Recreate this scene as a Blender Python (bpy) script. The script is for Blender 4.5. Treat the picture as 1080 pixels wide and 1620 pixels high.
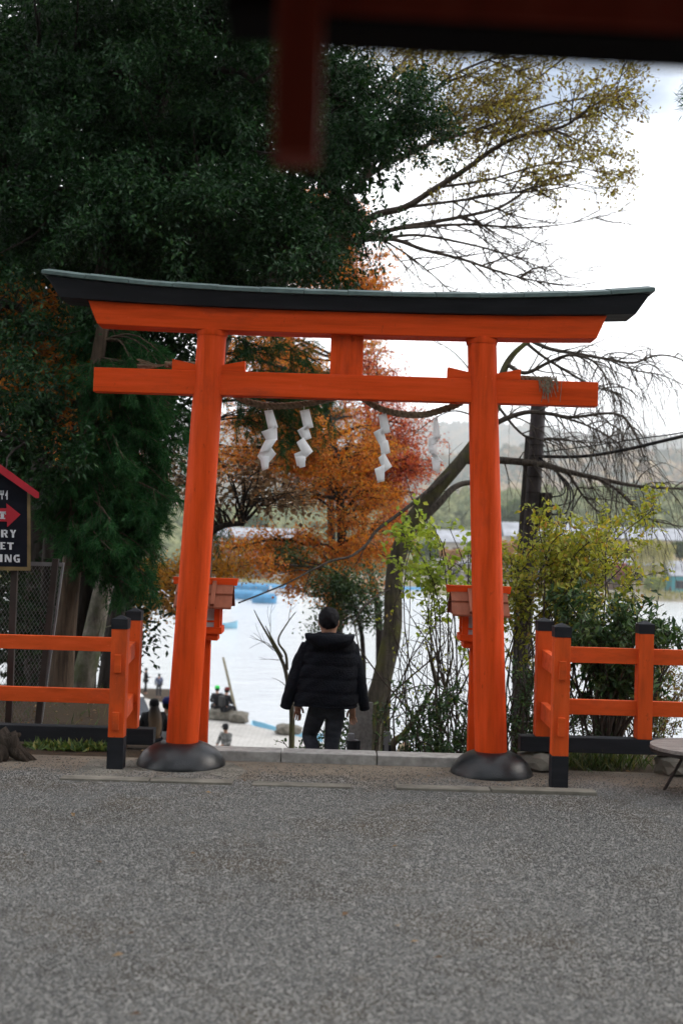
import bpy, bmesh, math, random
import numpy as np
from mathutils import Vector, Matrix

for _o in list(bpy.data.objects):
    bpy.data.objects.remove(_o)
scene = bpy.context.scene
C = scene.collection
R = math.radians

# ---------------------------------------------------------------- camera
CAM_Z = 1.7
FPX = 1800.0                      # focal length in pixels of the 1080 x 1620 frame (40 mm on 36 mm)
ROLL, PITCH = R(1.7), math.atan(60 / 1800)
_c, _s, _ct, _st = math.cos(ROLL), math.sin(ROLL), math.cos(PITCH), math.sin(PITCH)
V_R, V_U, V_F = Vector((_c, -_st * _s, _ct * _s)), Vector((-_s, -_st * _c, _ct * _c)), Vector((0, _ct, _st))
cam = bpy.data.cameras.new('camera')
cam.sensor_fit = 'VERTICAL'; cam.sensor_height = 36; cam.sensor_width = 24; cam.lens = 40
cam.clip_start = 0.05; cam.clip_end = 9000
cam.dof.use_dof = True; cam.dof.focus_distance = 9.2; cam.dof.aperture_fstop = 1.7
cam_o = bpy.data.objects.new('camera', cam); C.objects.link(cam_o)
m3 = Matrix((V_R, V_U, -V_F)).transposed()
cam_o.matrix_world = Matrix.Translation((0, 0, CAM_Z)) @ m3.to_4x4()
scene.camera = cam_o

# ---------------------------------------------------------------- world, sun, exposure
SUN_EL, SUN_AZ = R(34), R(72)     # azimuth from +Y (ahead) towards +X (right)
world = bpy.data.worlds.new('World'); scene.world = world; world.use_nodes = True
_n, _l = world.node_tree.nodes, world.node_tree.links
_n.clear()
_out = _n.new('ShaderNodeOutputWorld'); _bg = _n.new('ShaderNodeBackground')
_sky = _n.new('ShaderNodeTexSky'); _sky.sky_type = 'NISHITA'; _sky.sun_disc = False
_sky.sun_elevation = SUN_EL; _sky.sun_rotation = SUN_AZ
_sky.air_density = 1.0; _sky.dust_density = 0.7; _sky.ozone_density = 1.0
_tc = _n.new('ShaderNodeTexCoord'); _mp = _n.new('ShaderNodeMapping'); _mp.inputs['Scale'].default_value = (1.0, 1.0, 2.2)
_mp.inputs['Location'].default_value = (-0.64, -0.062, -2.8226)
_nz = _n.new('ShaderNodeTexNoise'); _nz.inputs['Scale'].default_value = 2.3; _nz.inputs['Detail'].default_value = 7; _nz.inputs['Roughness'].default_value = 0.55
_rp = _n.new('ShaderNodeValToRGB'); _rp.color_ramp.elements[0].position = 0.34; _rp.color_ramp.elements[1].position = 0.60
_rp.color_ramp.elements[0].color = (0.03, 0.03, 0.03, 1); _rp.color_ramp.elements[1].color = (0.92, 0.92, 0.92, 1)
_mx = _n.new('ShaderNodeMix'); _mx.data_type = 'RGBA'
_mx.inputs[7].default_value = (14.0, 14.1, 14.3, 1)
_l.new(_tc.outputs['Generated'], _mp.inputs['Vector']); _l.new(_mp.outputs[0], _nz.inputs['Vector'])
_sx = _n.new('ShaderNodeSeparateXYZ'); _l.new(_tc.outputs['Generated'], _sx.inputs[0])
_mr = _n.new('ShaderNodeMapRange'); _mr.inputs[1].default_value = 0.18; _mr.inputs[2].default_value = 0.40; _mr.inputs[3].default_value = 0.12; _mr.inputs[4].default_value = -0.03
_l.new(_sx.outputs['Z'], _mr.inputs[0]); _ad = _n.new('ShaderNodeMath'); _ad.operation = 'ADD'       # cloud layer thickens towards the horizon
_l.new(_nz.outputs['Fac'], _ad.inputs[0]); _l.new(_mr.outputs[0], _ad.inputs[1]); _l.new(_ad.outputs[0], _rp.inputs['Fac']); _l.new(_rp.outputs['Color'], _mx.inputs[0])
_dm = _n.new('ShaderNodeMix'); _dm.data_type = 'RGBA'; _dm.blend_type = 'MULTIPLY'; _dm.inputs[0].default_value = 1.0; _dm.inputs[7].default_value = (0.62, 0.62, 0.62, 1)
_l.new(_sky.outputs['Color'], _dm.inputs[6]); _l.new(_dm.outputs[2], _mx.inputs[6]); _l.new(_mx.outputs[2], _bg.inputs['Color'])
_bg.inputs['Strength'].default_value = 0.1
_l.new(_bg.outputs[0], _out.inputs[0])

sun = bpy.data.lights.new('sun', 'SUN'); sun.energy = 0.9; sun.angle = R(18); sun.color = (1.0, 0.94, 0.85)
sun_o = bpy.data.objects.new('sun', sun); C.objects.link(sun_o)
_d = Vector((math.sin(SUN_AZ) * math.cos(SUN_EL), math.cos(SUN_AZ) * math.cos(SUN_EL), math.sin(SUN_EL)))
sun_o.rotation_euler = _d.to_track_quat('Z', 'Y').to_euler()

scene.view_settings.view_transform = 'Standard'; scene.view_settings.look = 'None'
scene.view_settings.exposure = 1.1; scene.view_settings.gamma = 1.0
scene.view_settings.use_curve_mapping = False
scene.cycles.use_denoising = True; scene.cycles.use_adaptive_sampling = True; scene.cycles.adaptive_threshold = 0.02
scene.cycles.max_bounces = 5; scene.cycles.diffuse_bounces = 2; scene.cycles.glossy_bounces = 2
scene.cycles.transmission_bounces = 3; scene.cycles.volume_bounces = 1; scene.cycles.transparent_max_bounces = 6
scene.cycles.sample_clamp_indirect = 6

# ---------------------------------------------------------------- helpers
def at(u, v, Y):
    """point at distance Y ahead that the photograph (1080 x 1620) shows at u, v"""
    d = V_F + V_R * ((u - 540) / FPX) + V_U * ((810 - v) / FPX)
    d = d * (Y / d.y)
    return Vector((d.x, Y, CAM_Z + d.z))

class MB:
    """collects shapes, builds them as ONE mesh object"""
    def __init__(self):
        self.v, self.f = [], []
    def add(self, vs, fs):
        n = len(self.v)
        self.v.extend([tuple(p) for p in vs]); self.f.extend([tuple(i + n for i in f) for f in fs])
        return self
    def box(self, c, s, rot=None):
        hx, hy, hz = s[0] / 2, s[1] / 2, s[2] / 2
        vs = [Vector((x, y, z)) for z in (-hz, hz) for y in (-hy, hy) for x in (-hx, hx)]
        if rot is not None: vs = [rot @ p for p in vs]
        c = Vector(c)
        return self.add([p + c for p in vs], [(0, 2, 3, 1), (4, 5, 7, 6), (0, 1, 5, 4), (2, 6, 7, 3), (0, 4, 6, 2), (1, 3, 7, 5)])
    def bar(self, a, b, w, h, up=(0, 0, 1)):
        a, b = Vector(a), Vector(b); d = (b - a).normalized(); upv = Vector(up)
        s = d.cross(upv)
        if s.length < 1e-4: s = d.cross(Vector((0, 1, 0)))
        s.normalize(); t = s.cross(d)
        vs = [p + s * (i * w / 2) + t * (j * h / 2) for p in (a, b) for i, j in ((-1, -1), (1, -1), (1, 1), (-1, 1))]
        return self.add(vs, [(3, 2, 1, 0), (4, 5, 6, 7), (0, 1, 5, 4), (1, 2, 6, 5), (2, 3, 7, 6), (3, 0, 4, 7)])
    def tube(self, pts, rad, sides=6, cap=True):
        pts = [Vector(p) for p in pts]; n = len(pts)
        if not hasattr(rad, '__len__'): rad = [rad] * n
        base = len(self.v); ref = None
        for i, p in enumerate(pts):
            d = pts[min(i + 1, n - 1)] - pts[max(i - 1, 0)]
            if d.length < 1e-9: d = Vector((0, 0, 1))
            d.normalize()
            if ref is None:
                ref = d.orthogonal()
            ref = (ref - d * ref.dot(d))
            if ref.length < 1e-6: ref = d.orthogonal()
            ref.normalize(); o = d.cross(ref)
            for k in range(sides):
                a = 2 * math.pi * k / sides
                q = p + (ref * math.cos(a) + o * math.sin(a)) * rad[i]
                self.v.append((q.x, q.y, q.z))
        for i in range(n - 1):
            for k in range(sides):
                a, b = base + i * sides + k, base + i * sides + (k + 1) % sides
                self.f.append((a, b, b + sides, a + sides))
        if cap:
            self.f.append(tuple(base + k for k in reversed(range(sides))))
            self.f.append(tuple(base + (n - 1) * sides + k for k in range(sides)))
        return self
    def rings(self, rings, cap=True, closed=True):
        """skin a list of equal-length rings"""
        base = len(self.v); s = len(rings[0])
        for r in rings: self.v.extend([tuple(p) for p in r])
        for i in range(len(rings) - 1):
            for k in range(s if closed else s - 1):
                a, b = base + i * s + k, base + i * s + (k + 1) % s
                self.f.append((a, b, b + s, a + s))
        if cap:
            self.f.append(tuple(base + k for k in reversed(range(s))))
            self.f.append(tuple(base + (len(rings) - 1) * s + k for k in range(s)))
        return self
    def lathe(self, prof, seg=24, c=(0, 0, 0), sx=1.0, sy=1.0):
        cx, cy, cz = c
        rs = [[(cx + r * sx * math.cos(2 * math.pi * k / seg), cy + r * sy * math.sin(2 * math.pi * k / seg), cz + z) for k in range(seg)] for r, z in prof]
        return self.rings(rs)
    def prism_xz(self, poly, y0, y1):
        n = len(poly)
        vs = [(x, y0, z) for x, z in poly] + [(x, y1, z) for x, z in poly]
        fs = [tuple(range(n)), tuple(reversed(range(n, 2 * n)))] + [(i, i + n, (i + 1) % n + n, (i + 1) % n) for i in range(n)]
        return self.add(vs, fs)
    def prism_xy(self, poly, z0, z1):
        n = len(poly)
        vs = [(x, y, z0) for x, y in poly] + [(x, y, z1) for x, y in poly]
        fs = [tuple(reversed(range(n))), tuple(range(n, 2 * n))] + [(i, (i + 1) % n, (i + 1) % n + n, i + n) for i in range(n)]
        return self.add(vs, fs)
    def mesh(self, name, smooth=False):
        me = bpy.data.meshes.new(name); me.from_pydata(self.v, [], self.f); me.validate()
        bm = bmesh.new(); bm.from_mesh(me); bmesh.ops.recalc_face_normals(bm, faces=bm.faces); bm.to_mesh(me); bm.free()
        if smooth: me.polygons.foreach_set('use_smooth', [True] * len(me.polygons))
        return me
    def build(self, name, mat, parent=None, smooth=False, bevel=0.0, auto=None):
        me = self.mesh(name, smooth or auto is not None)
        if bevel or auto is not None:
            bm = bmesh.new(); bm.from_mesh(me)
            if bevel:
                ed = [e for e in bm.edges if len(e.link_faces) == 2 and e.calc_face_angle(0) > R(35)]
                bmesh.ops.bevel(bm, geom=ed, offset=bevel, segments=2, affect='EDGES', profile=0.6, clamp_overlap=True)
            if auto is not None:
                for e in bm.edges:
                    e.smooth = not (len(e.link_faces) == 2 and e.calc_face_angle(0) > R(auto))
            bm.to_mesh(me); bm.free()
        return link(name, me, mat, parent)

def link(name, me, mat=None, parent=None):
    o = bpy.data.objects.new(name, me); C.objects.link(o)
    if mat is not None and me is not None and not me.materials: me.materials.append(mat)
    if parent is not None: o.parent = parent
    return o

def tag(o, label=None, cat=None, group=None, kind=None):
    if label: o['label'] = label
    if cat: o['category'] = cat
    if group: o['group'] = group
    if kind: o['kind'] = kind
    return o

def thing(name, label, cat, group=None, loc=(0, 0, 0)):
    o = bpy.data.objects.new(name, None); C.objects.link(o); o.location = loc; o.empty_display_size = 0.2
    return tag(o, label, cat, group)

def struct(o):
    o['kind'] = 'structure'; return o

# ---------------------------------------------------------------- materials
def _mat(name):
    m = bpy.data.materials.new(name); m.use_nodes = True
    nt = m.node_tree; return m, nt.nodes, nt.links, nt.nodes['Principled BSDF']

def noise(n, l, coord, scale, detail=5, rough=0.55, mscale=None):
    t = n.new('ShaderNodeTexNoise'); t.inputs['Scale'].default_value = scale
    t.inputs['Detail'].default_value = detail; t.inputs['Roughness'].default_value = rough
    if mscale:
        mp = n.new('ShaderNodeMapping'); mp.inputs['Scale'].default_value = mscale
        l.new(coord, mp.inputs['Vector']); coord = mp.outputs[0]
    l.new(coord, t.inputs['Vector']); return t.outputs['Fac']

def ramp(n, l, fac, stops):
    r = n.new('ShaderNodeValToRGB'); e = r.color_ramp.elements
    while len(e) < len(stops): e.new(0.5)
    for k, (p, c) in enumerate(stops):
        e[k].position = p; e[k].color = (c[0], c[1], c[2], 1) if hasattr(c, '__len__') else (c, c, c, 1)
    l.new(fac, r.inputs['Fac']); return r.outputs['Color']

def mixc(n, l, fac, a, b, mode='MIX'):
    m = n.new('ShaderNodeMix'); m.data_type = 'RGBA'; m.blend_type = mode
    for s, x in ((0, fac), (6, a), (7, b)):
        if hasattr(x, 'is_linked') or isinstance(x, bpy.types.NodeSocket): l.new(x, m.inputs[s])
        elif s == 0: m.inputs[0].default_value = x
        else: m.inputs[s].default_value = (x[0], x[1], x[2], 1)
    return m.outputs[2]

def bump(n, l, b, h, strength=0.3, dist=0.01):
    t = n.new('ShaderNodeBump'); t.inputs['Strength'].default_value = strength; t.inputs['Distance'].default_value = dist
    l.new(h, t.inputs['Height']); l.new(t.outputs[0], b.inputs['Normal'])

def plain(name, c, rough=0.6, spec=0.5, var=0.25, scale=8, bmp=0.15, metal=0.0, stretch=None, dist=0.004):
    """one colour with wear: two noises vary it, a third gives fine relief"""
    m, n, l, b = _mat(name)
    co = n.new('ShaderNodeTexCoord').outputs['Object']
    f = noise(n, l, co, scale, 6, 0.6, stretch)
    lo = [x * (1 - var) for x in c]; hi = [min(1, x * (1 + var)) for x in c]
    col = ramp(n, l, f, [(0.3, lo), (0.7, hi)])
    l.new(col, b.inputs['Base Color'])
    b.inputs['Roughness'].default_value = rough; b.inputs['Specular IOR Level'].default_value = spec; b.inputs['Metallic'].default_value = metal
    if bmp: bump(n, l, b, noise(n, l, co, scale * 9, 4, 0.6, stretch), bmp, dist)
    return m

def paint(name, c, worn, rough=0.42, streak=(14, 14, 1.2), spots=0.5, spec=0.4, stain=0.6):
    """brushed paint on timber: vertical or lengthwise streaks, faded patches, small dark scuffs"""
    m, n, l, b = _mat(name)
    co = n.new('ShaderNodeTexCoord').outputs['Object']
    s1 = noise(n, l, co, 1.6, 6, 0.62, streak)
    col = ramp(n, l, s1, [(0.28, [x * 0.72 for x in c]), (0.5, c), (0.74, [min(1, x * 1.14 + 0.008) for x in c])])
    p = ramp(n, l, noise(n, l, co, 1.1, 5, 0.6), [(0.5, 0.0), (0.78, 0.30)])
    col = mixc(n, l, p, col, worn)
    g = ramp(n, l, noise(n, l, co, 19, 4, 0.7, (1, 1, 0.4)), [(0.66, 0.0), (0.72, spots)])
    col = mixc(n, l, g, col, [x * 0.3 for x in c])
    st = noise(n, l, co, 2.6, 7, 0.7, tuple(0.25 + 0.75 * min(1, x / 6) for x in streak))     # weather stains running with the grain
    col = mixc(n, l, ramp(n, l, st, [(0.54, 0.0), (0.70, stain)]), col, [x * 0.38 + 0.012 for x in c])
    sc = noise(n, l, co, 60, 3, 0.6)
    col = mixc(n, l, ramp(n, l, sc, [(0.70, 0.0), (0.74, 0.5)]), col, [min(1, x * 1.1 + 0.10) for x in c])      # tiny chips
    l.new(col, b.inputs['Base Color'])
    rr = ramp(n, l, s1, [(0.3, rough + 0.2), (0.7, rough)]); l.new(rr, b.inputs['Roughness'])
    b.inputs['Specular IOR Level'].default_value = spec
    bump(n, l, b, noise(n, l, co, 5, 5, 0.6, streak), 0.12, 0.003)
    return m

def leafmat(name, stops, rough=0.45, trans=0.35, tcol=None, spec=0.5):
    m, n, l, b = _mat(name)
    g = n.new('ShaderNodeNewGeometry')
    col = ramp(n, l, g.outputs['Random Per Island'], stops)
    l.new(col, b.inputs['Base Color']); b.inputs['Roughness'].default_value = rough; b.inputs['Specular IOR Level'].default_value = spec
    if trans > 0:
        t = n.new('ShaderNodeBsdfTranslucent'); ms = n.new('ShaderNodeMixShader'); ms.inputs[0].default_value = trans
        tc = mixc(n, l, 1.0, col, tcol or (1.6, 1.5, 0.8), 'MULTIPLY')
        l.new(tc, t.inputs['Color'])
        l.new(b.outputs[0], ms.inputs[1]); l.new(t.outputs[0], ms.inputs[2])
        l.new(ms.outputs[0], n['Material Output'].inputs['Surface'])
    return m

def barkmat(name, c, moss=None, scale=6, stretch=(3, 3, 0.6)):
    m, n, l, b = _mat(name)
    co = n.new('ShaderNodeTexCoord').outputs['Object']
    f = noise(n, l, co, scale, 8, 0.65, stretch)
    col = ramp(n, l, f, [(0.3, [x * 0.35 for x in c]), (0.52, c), (0.75, [x * 1.7 for x in c])])
    if moss:
        k = ramp(n, l, noise(n, l, co, 2.2, 5, 0.65), [(0.45, 0.0), (0.62, 0.85)])
        col = mixc(n, l, k, col, moss)
    l.new(col, b.inputs['Base Color']); b.inputs['Roughness'].default_value = 0.9; b.inputs['Specular IOR Level'].default_value = 0.2
    bump(n, l, b, f, 0.8, 0.03)
    return m

def paper_mat():
    m, n, l, b = _mat('white_paper'); b.inputs['Base Color'].default_value = (0.90, 0.90, 0.91, 1); b.inputs['Roughness'].default_value = 0.8; b.inputs['Specular IOR Level'].default_value = 0.1
    t = n.new('ShaderNodeBsdfTranslucent'); t.inputs['Color'].default_value = (0.92, 0.92, 0.93, 1); ms = n.new('ShaderNodeMixShader'); ms.inputs[0].default_value = 0.4
    l.new(b.outputs[0], ms.inputs[1]); l.new(t.outputs[0], ms.inputs[2]); l.new(ms.outputs[0], n['Material Output'].inputs['Surface']); return m
VERM = (0.64, 0.062, 0.006)
M = {}
M['verm'] = paint('vermilion_paint', VERM, (0.47, 0.075, 0.022), rough=0.55, spec=0.12)
M['verm_h'] = paint('vermilion_paint_lengthwise', VERM, (0.47, 0.072, 0.02), rough=0.55, streak=(1.0, 14, 14), spec=0.12)
M['orange'] = paint('orange_red_paint', (0.60, 0.075, 0.008), (0.45, 0.085, 0.02), streak=(2.0, 9, 9), rough=0.5, spec=0.22)
M['orange_v'] = paint('orange_red_paint_upright', (0.60, 0.075, 0.008), (0.45, 0.085, 0.02), streak=(9, 9, 1.4), rough=0.5, spec=0.22)
M['black'] = paint('black_paint', (0.013, 0.014, 0.018), (0.016, 0.017, 0.02), rough=0.5, streak=(1.2, 12, 12), spots=0.2, spec=0.2, stain=0.2)
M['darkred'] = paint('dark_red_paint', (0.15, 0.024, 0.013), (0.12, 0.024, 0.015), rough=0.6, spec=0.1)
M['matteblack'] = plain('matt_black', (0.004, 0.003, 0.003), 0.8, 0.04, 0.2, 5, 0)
M['copper'] = plain('weathered_copper', (0.088, 0.128, 0.124), 0.5, 0.4, 0.35, 5, 0.2, 0.25)
M['lacquer_stone'] = plain('black_lacquered_stone', (0.009, 0.0095, 0.0115), 0.31, 0.42, 0.6, 11, 0.35, dist=0.006)
M['rope'] = plain('old_straw_rope', (0.20, 0.155, 0.11), 0.95, 0.1, 0.5, 40, 0.5)
M['paper'] = paper_mat()
M['rustboard'] = paint('faded_red_shingle', (0.21, 0.060, 0.028), (0.23, 0.135, 0.09), rough=0.75, streak=(9, 3, 3))
M['greyboard'] = plain('bare_board', (0.20, 0.15, 0.12), 0.85, 0.2, 0.4, 9, 0.4, stretch=(1, 6, 6))
M['glass_paper'] = plain('frosted_pane', (0.42, 0.45, 0.50), 0.35, 0.5, 0.1, 4, 0)
# ================================================================ the setting
rng = np.random.default_rng(7)
def smooth(t):
    t = np.clip(t, 0, 1); return t * t * (3 - 2 * t)

def vnoise(x, y, seed, scale):
    """value noise on a hashed lattice"""
    x = np.asarray(x, float) / scale; y = np.asarray(y, float) / scale
    xi, yi = np.floor(x).astype(np.int64), np.floor(y).astype(np.int64)
    def h(a, b):
        k = (a * 374761393 + b * 668265263 + seed * 974711) & 0x7fffffff
        k = ((k ^ (k >> 13)) * 1274126177) & 0x7fffffff
        return ((k ^ (k >> 16)) % 10007) / 10007.0
    fx, fy = smooth(x - xi), smooth(y - yi)
    return (h(xi, yi) * (1 - fx) + h(xi + 1, yi) * fx) * (1 - fy) + (h(xi, yi + 1) * (1 - fx) + h(xi + 1, yi + 1) * fx) * fy

def terr(x, y):
    x = np.asarray(x, float); y = np.asarray(y, float)
    left = smooth((-1.95 - x) / 0.7); right = smooth((x - 1.45) / 0.8)
    s = 9.75 + 3.2 * left + 0.6 * right
    z = -0.006 - 0.34 * np.maximum(0, y - s)
    z = z + np.where(y > 9.9, (vnoise(x, y, 3, 0.9) - 0.5) * 0.16 * np.clip((y - 9.9) / 1.5, 0, 1), 0)
    zc = np.where(y > 9.3, -0.97 - 0.34 * np.maximum(0, y - 10.85), z)
    w = smooth((1.35 - np.abs(x - 0.02)) / 0.25)
    z = z * (1 - w) + np.minimum(z, zc) * w
    z = np.maximum(z, -6.95)
    shore = np.where(x < -8.5, 69.0, np.where(x < 0.2, 41.6 - 1.27 * x, 48.0))
    z = np.where(y > shore, np.maximum(-9.5, -6.95 - (y - shore) * 0.8), z)
    far = 240 + 8 * (vnoise(x, y * 0, 11, 60) - 0.5)
    zf = np.minimum(-5.6 + 0.004 * (y - far), -8.0 + (y - far) * 0.45) + (vnoise(x, y, 5, 9) - 0.5) * 0.4
    z = np.where(y > far, np.minimum(zf, 3), z)
    z = np.where(y < 9.0, -0.06, z)
    return z

def grid_obj(name, xs, ys, zf, mat, smooth_sh=True):
    X, Y = np.meshgrid(xs, ys); Z = zf(X, Y)
    v = np.stack([X, Y, Z], -1).reshape(-1, 3); nx, ny = len(xs), len(ys)
    i = np.arange((nx - 1) * (ny - 1)); r, c = i // (nx - 1), i % (nx - 1); a = r * nx + c
    f = np.stack([a, a + 1, a + nx + 1, a + nx], -1)
    return link(name, npmesh(name, v, f, smooth_sh), mat)

def npmesh(name, v, f, smooth_sh=False):
    me = bpy.data.meshes.new(name); k = f.shape[1]
    me.vertices.add(len(v)); me.vertices.foreach_set('co', np.ascontiguousarray(v, np.float32).ravel())
    me.loops.add(f.size); me.loops.foreach_set('vertex_index', np.ascontiguousarray(f, np.int32).ravel())
    me.polygons.add(len(f)); me.polygons.foreach_set('loop_start', np.arange(0, f.size, k, dtype=np.int32))
    me.polygons.foreach_set('loop_total', np.full(len(f), k, np.int32))
    me.polygons.foreach_set('use_smooth', np.full(len(f), smooth_sh, bool))
    me.update(calc_edges=True); return me

# ground material: soil with leaf litter, grey-green far away banks
def ground_mat():
    m, n, l, b = _mat('soil_with_leaf_litter')
    co = n.new('ShaderNodeTexCoord').outputs['Object']
    f = noise(n, l, co, 1.3, 8, 0.7); g = noise(n, l, co, 26, 4, 0.8)
    col = ramp(n, l, f, [(0.3, (0.026, 0.019, 0.013)), (0.5, (0.052, 0.037, 0.025)), (0.7, (0.040, 0.038, 0.018))])
    col = mixc(n, l, ramp(n, l, g, [(0.55, 0.0), (0.66, 0.8)]), col, (0.10, 0.048, 0.02))
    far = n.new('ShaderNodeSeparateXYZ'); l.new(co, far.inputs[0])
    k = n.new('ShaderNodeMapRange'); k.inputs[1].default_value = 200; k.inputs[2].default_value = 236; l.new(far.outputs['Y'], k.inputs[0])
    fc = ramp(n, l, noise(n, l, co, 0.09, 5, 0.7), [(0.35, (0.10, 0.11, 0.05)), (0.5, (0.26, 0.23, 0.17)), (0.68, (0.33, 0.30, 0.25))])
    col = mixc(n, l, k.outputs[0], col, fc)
    l.new(col, b.inputs['Base Color']); b.inputs['Roughness'].default_value = 0.95; b.inputs['Specular IOR Level'].default_value = 0.15
    bump(n, l, b, g, 0.6, 0.03); return m
def sp(a, b, n): return np.linspace(a, b, n)
gx = np.concatenate([-np.geomspace(4300, 26, 22), sp(-24, -4.4, 40), sp(-4, 4, 61), sp(4.4, 24, 40), np.geomspace(26, 4300, 22)])
gy = np.concatenate([sp(-25, 8.8, 20), [9.12, 9.31], sp(9.45, 15, 40), sp(15.3, 76, 100), sp(80, 228, 12), sp(231, 300, 34), np.geomspace(310, 5900, 20)])
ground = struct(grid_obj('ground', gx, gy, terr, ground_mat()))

# gravel yard -----------------------------------------------------
def gravel_mat():
    m, n, l, b = _mat('fine_grey_gravel')
    co = n.new('ShaderNodeTexCoord').outputs['Object']
    vo = n.new('ShaderNodeTexVoronoi'); vo.inputs['Scale'].default_value = 95; l.new(co, vo.inputs['Vector'])
    sep = n.new('ShaderNodeSeparateColor'); l.new(vo.outputs['Color'], sep.inputs[0])
    st = ramp(n, l, sep.outputs[0], [(0.0, (0.09, 0.088, 0.084)), (0.35, (0.14, 0.137, 0.13)), (0.7, (0.185, 0.178, 0.164)), (0.95, (0.27, 0.26, 0.24))])
    dirt = ramp(n, l, noise(n, l, co, 9, 5, 0.6), [(0.3, (0.12, 0.092, 0.064)), (0.7, (0.19, 0.15, 0.11))])
    sx = n.new('ShaderNodeSeparateXYZ'); l.new(co, sx.inputs[0])
    k = n.new('ShaderNodeMapRange'); k.inputs[1].default_value = 8.0; k.inputs[2].default_value = 8.75; k.inputs[3].default_value = -0.06; k.inputs[4].default_value = 0.34; l.new(sx.outputs['Y'], k.inputs[0])
    ad = n.new('ShaderNodeMath'); ad.operation = 'ADD'; l.new(noise(n, l, co, 1.7, 7, 0.68), ad.inputs[0]); l.new(k.outputs[0], ad.inputs[1])
    col = mixc(n, l, ramp(n, l, ad.outputs[0], [(0.56, 0.0), (0.76, 0.85)]), st, dirt)
    big = ramp(n, l, noise(n, l, co, 0.45, 4, 0.5), [(0.3, 0.86), (0.7, 1.1)])
    col = mixc(n, l, 1.0, col, big, 'MULTIPLY')
    l.new(col, b.inputs['Base Color']); b.inputs['Roughness'].default_value = 0.85; b.inputs['Specular IOR Level'].default_value = 0.3
    bump(n, l, b, vo.outputs['Distance'], 0.5, 0.006); return m
def yard_z(x, y): return (vnoise(x, y, 21, 1.3) - 0.5) * 0.03 * np.clip((8.1 - y) / 2, 0, 1)
yard = struct(grid_obj('gravel_yard', sp(-16, 16, 130), np.concatenate([sp(-10, 2, 20), sp(2.2, 9.12, 60)]), yard_z, gravel_mat()))

def pebble_mat():
    m, n, l, b = _mat('loose_pebbles')
    oi = n.new('ShaderNodeObjectInfo')
    col = ramp(n, l, oi.outputs['Random'], [(0.0, (0.100, 0.100, 0.099)), (0.3, (0.130, 0.129, 0.126)), (0.6, (0.152, 0.149, 0.142)), (0.82, (0.166, 0.153, 0.132)), (0.96, (0.205, 0.198, 0.188)), (1.0, (0.36, 0.35, 0.33))])
    geo = n.new('ShaderNodeNewGeometry').outputs['Position']
    wear = ramp(n, l, noise(n, l, geo, 1.1, 8, 0.72), [(0.48, 0.0), (0.66, 0.9)])
    col = mixc(n, l, wear, col, (0.112, 0.086, 0.058))
    col = mixc(n, l, 1.0, col, ramp(n, l, noise(n, l, geo, 0.5, 5, 0.6), [(0.3, 0.66), (0.7, 1.2)]), 'MULTIPLY')
    col = mixc(n, l, 1.0, col, ramp(n, l, noise(n, l, geo, 9, 4, 0.65), [(0.32, 0.68), (0.68, 1.22)]), 'MULTIPLY')
    l.new(col, b.inputs['Base Color']); b.inputs['Roughness'].default_value = 0.8; return m
def make_pebbles():
    ys = sp(2.6, 9.05, 40)
    xs = sp(-3.6, 3.6, 40)
    o = grid_obj('gravel_pebbles', xs, ys, yard_z, pebble_mat()); tag(o, 'fine grey loose gravel covering the yard before the gate', 'gravel', kind='stuff')
    ng = bpy.data.node_groups.new('scatter_pebbles', 'GeometryNodeTree')
    ng.interface.new_socket('Geometry', in_out='INPUT', socket_type='NodeSocketGeometry')
    ng.interface.new_socket('Geometry', in_out='OUTPUT', socket_type='NodeSocketGeometry')
    n, l = ng.nodes, ng.links
    gi, go = n.new('NodeGroupInput'), n.new('NodeGroupOutput')
    d = n.new('GeometryNodeDistributePointsOnFaces'); d.inputs['Density'].default_value = 6200
    ps = n.new('GeometryNodeInputPosition'); sx = n.new('ShaderNodeSeparateXYZ'); mr = n.new('ShaderNodeMapRange'); nz = n.new('ShaderNodeTexNoise'); nz.inputs['Scale'].default_value = 3.0; ma = n.new('ShaderNodeMath'); ma.operation = 'MULTIPLY_ADD'
    l.new(ps.outputs[0], sx.inputs[0]); l.new(nz.outputs[0], ma.inputs[0]); ma.inputs[1].default_value = 1.0; l.new(sx.outputs['Y'], ma.inputs[2]); l.new(ma.outputs[0], mr.inputs[0])
    mr.inputs[1].default_value = 8.55; mr.inputs[2].default_value = 9.35; mr.inputs[3].default_value = 6200; mr.inputs[4].default_value = 700; l.new(mr.outputs[0], d.inputs['Density'])     # gravel thins out towards the kerb
    ico = n.new('GeometryNodeMeshIcoSphere'); ico.inputs['Radius'].default_value = 1; ico.inputs['Subdivisions'].default_value = 1
    sm = n.new('GeometryNodeSetMaterial'); sm.inputs['Material'].default_value = o.data.materials[0]
    ip = n.new('GeometryNodeInstanceOnPoints')
    rv = n.new('FunctionNodeRandomValue'); rv.data_type = 'FLOAT_VECTOR'; rv.inputs[0].default_value = (0.0018, 0.0018, 0.0013); rv.inputs[1].default_value = (0.0062, 0.0062, 0.0042)
    rr = n.new('FunctionNodeRandomValue'); rr.data_type = 'FLOAT_VECTOR'; rr.inputs[0].default_value = (-0.5, -0.5, 0); rr.inputs[1].default_value = (0.5, 0.5, 6.28); rr.inputs['Seed'].default_value = 3
    l.new(gi.outputs[0], d.inputs['Mesh']); l.new(d.outputs['Points'], ip.inputs['Points']); l.new(ico.outputs[0], sm.inputs[0]); l.new(sm.outputs[0], ip.inputs['Instance'])
    l.new(rv.outputs[0], ip.inputs['Scale']); l.new(rr.outputs[0], ip.inputs['Rotation']); l.new(ip.outputs[0], go.inputs[0])
    md = o.modifiers.new('scatter', 'NODES'); md.node_group = ng
    o.location.z = 0.0025
make_pebbles()

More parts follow.
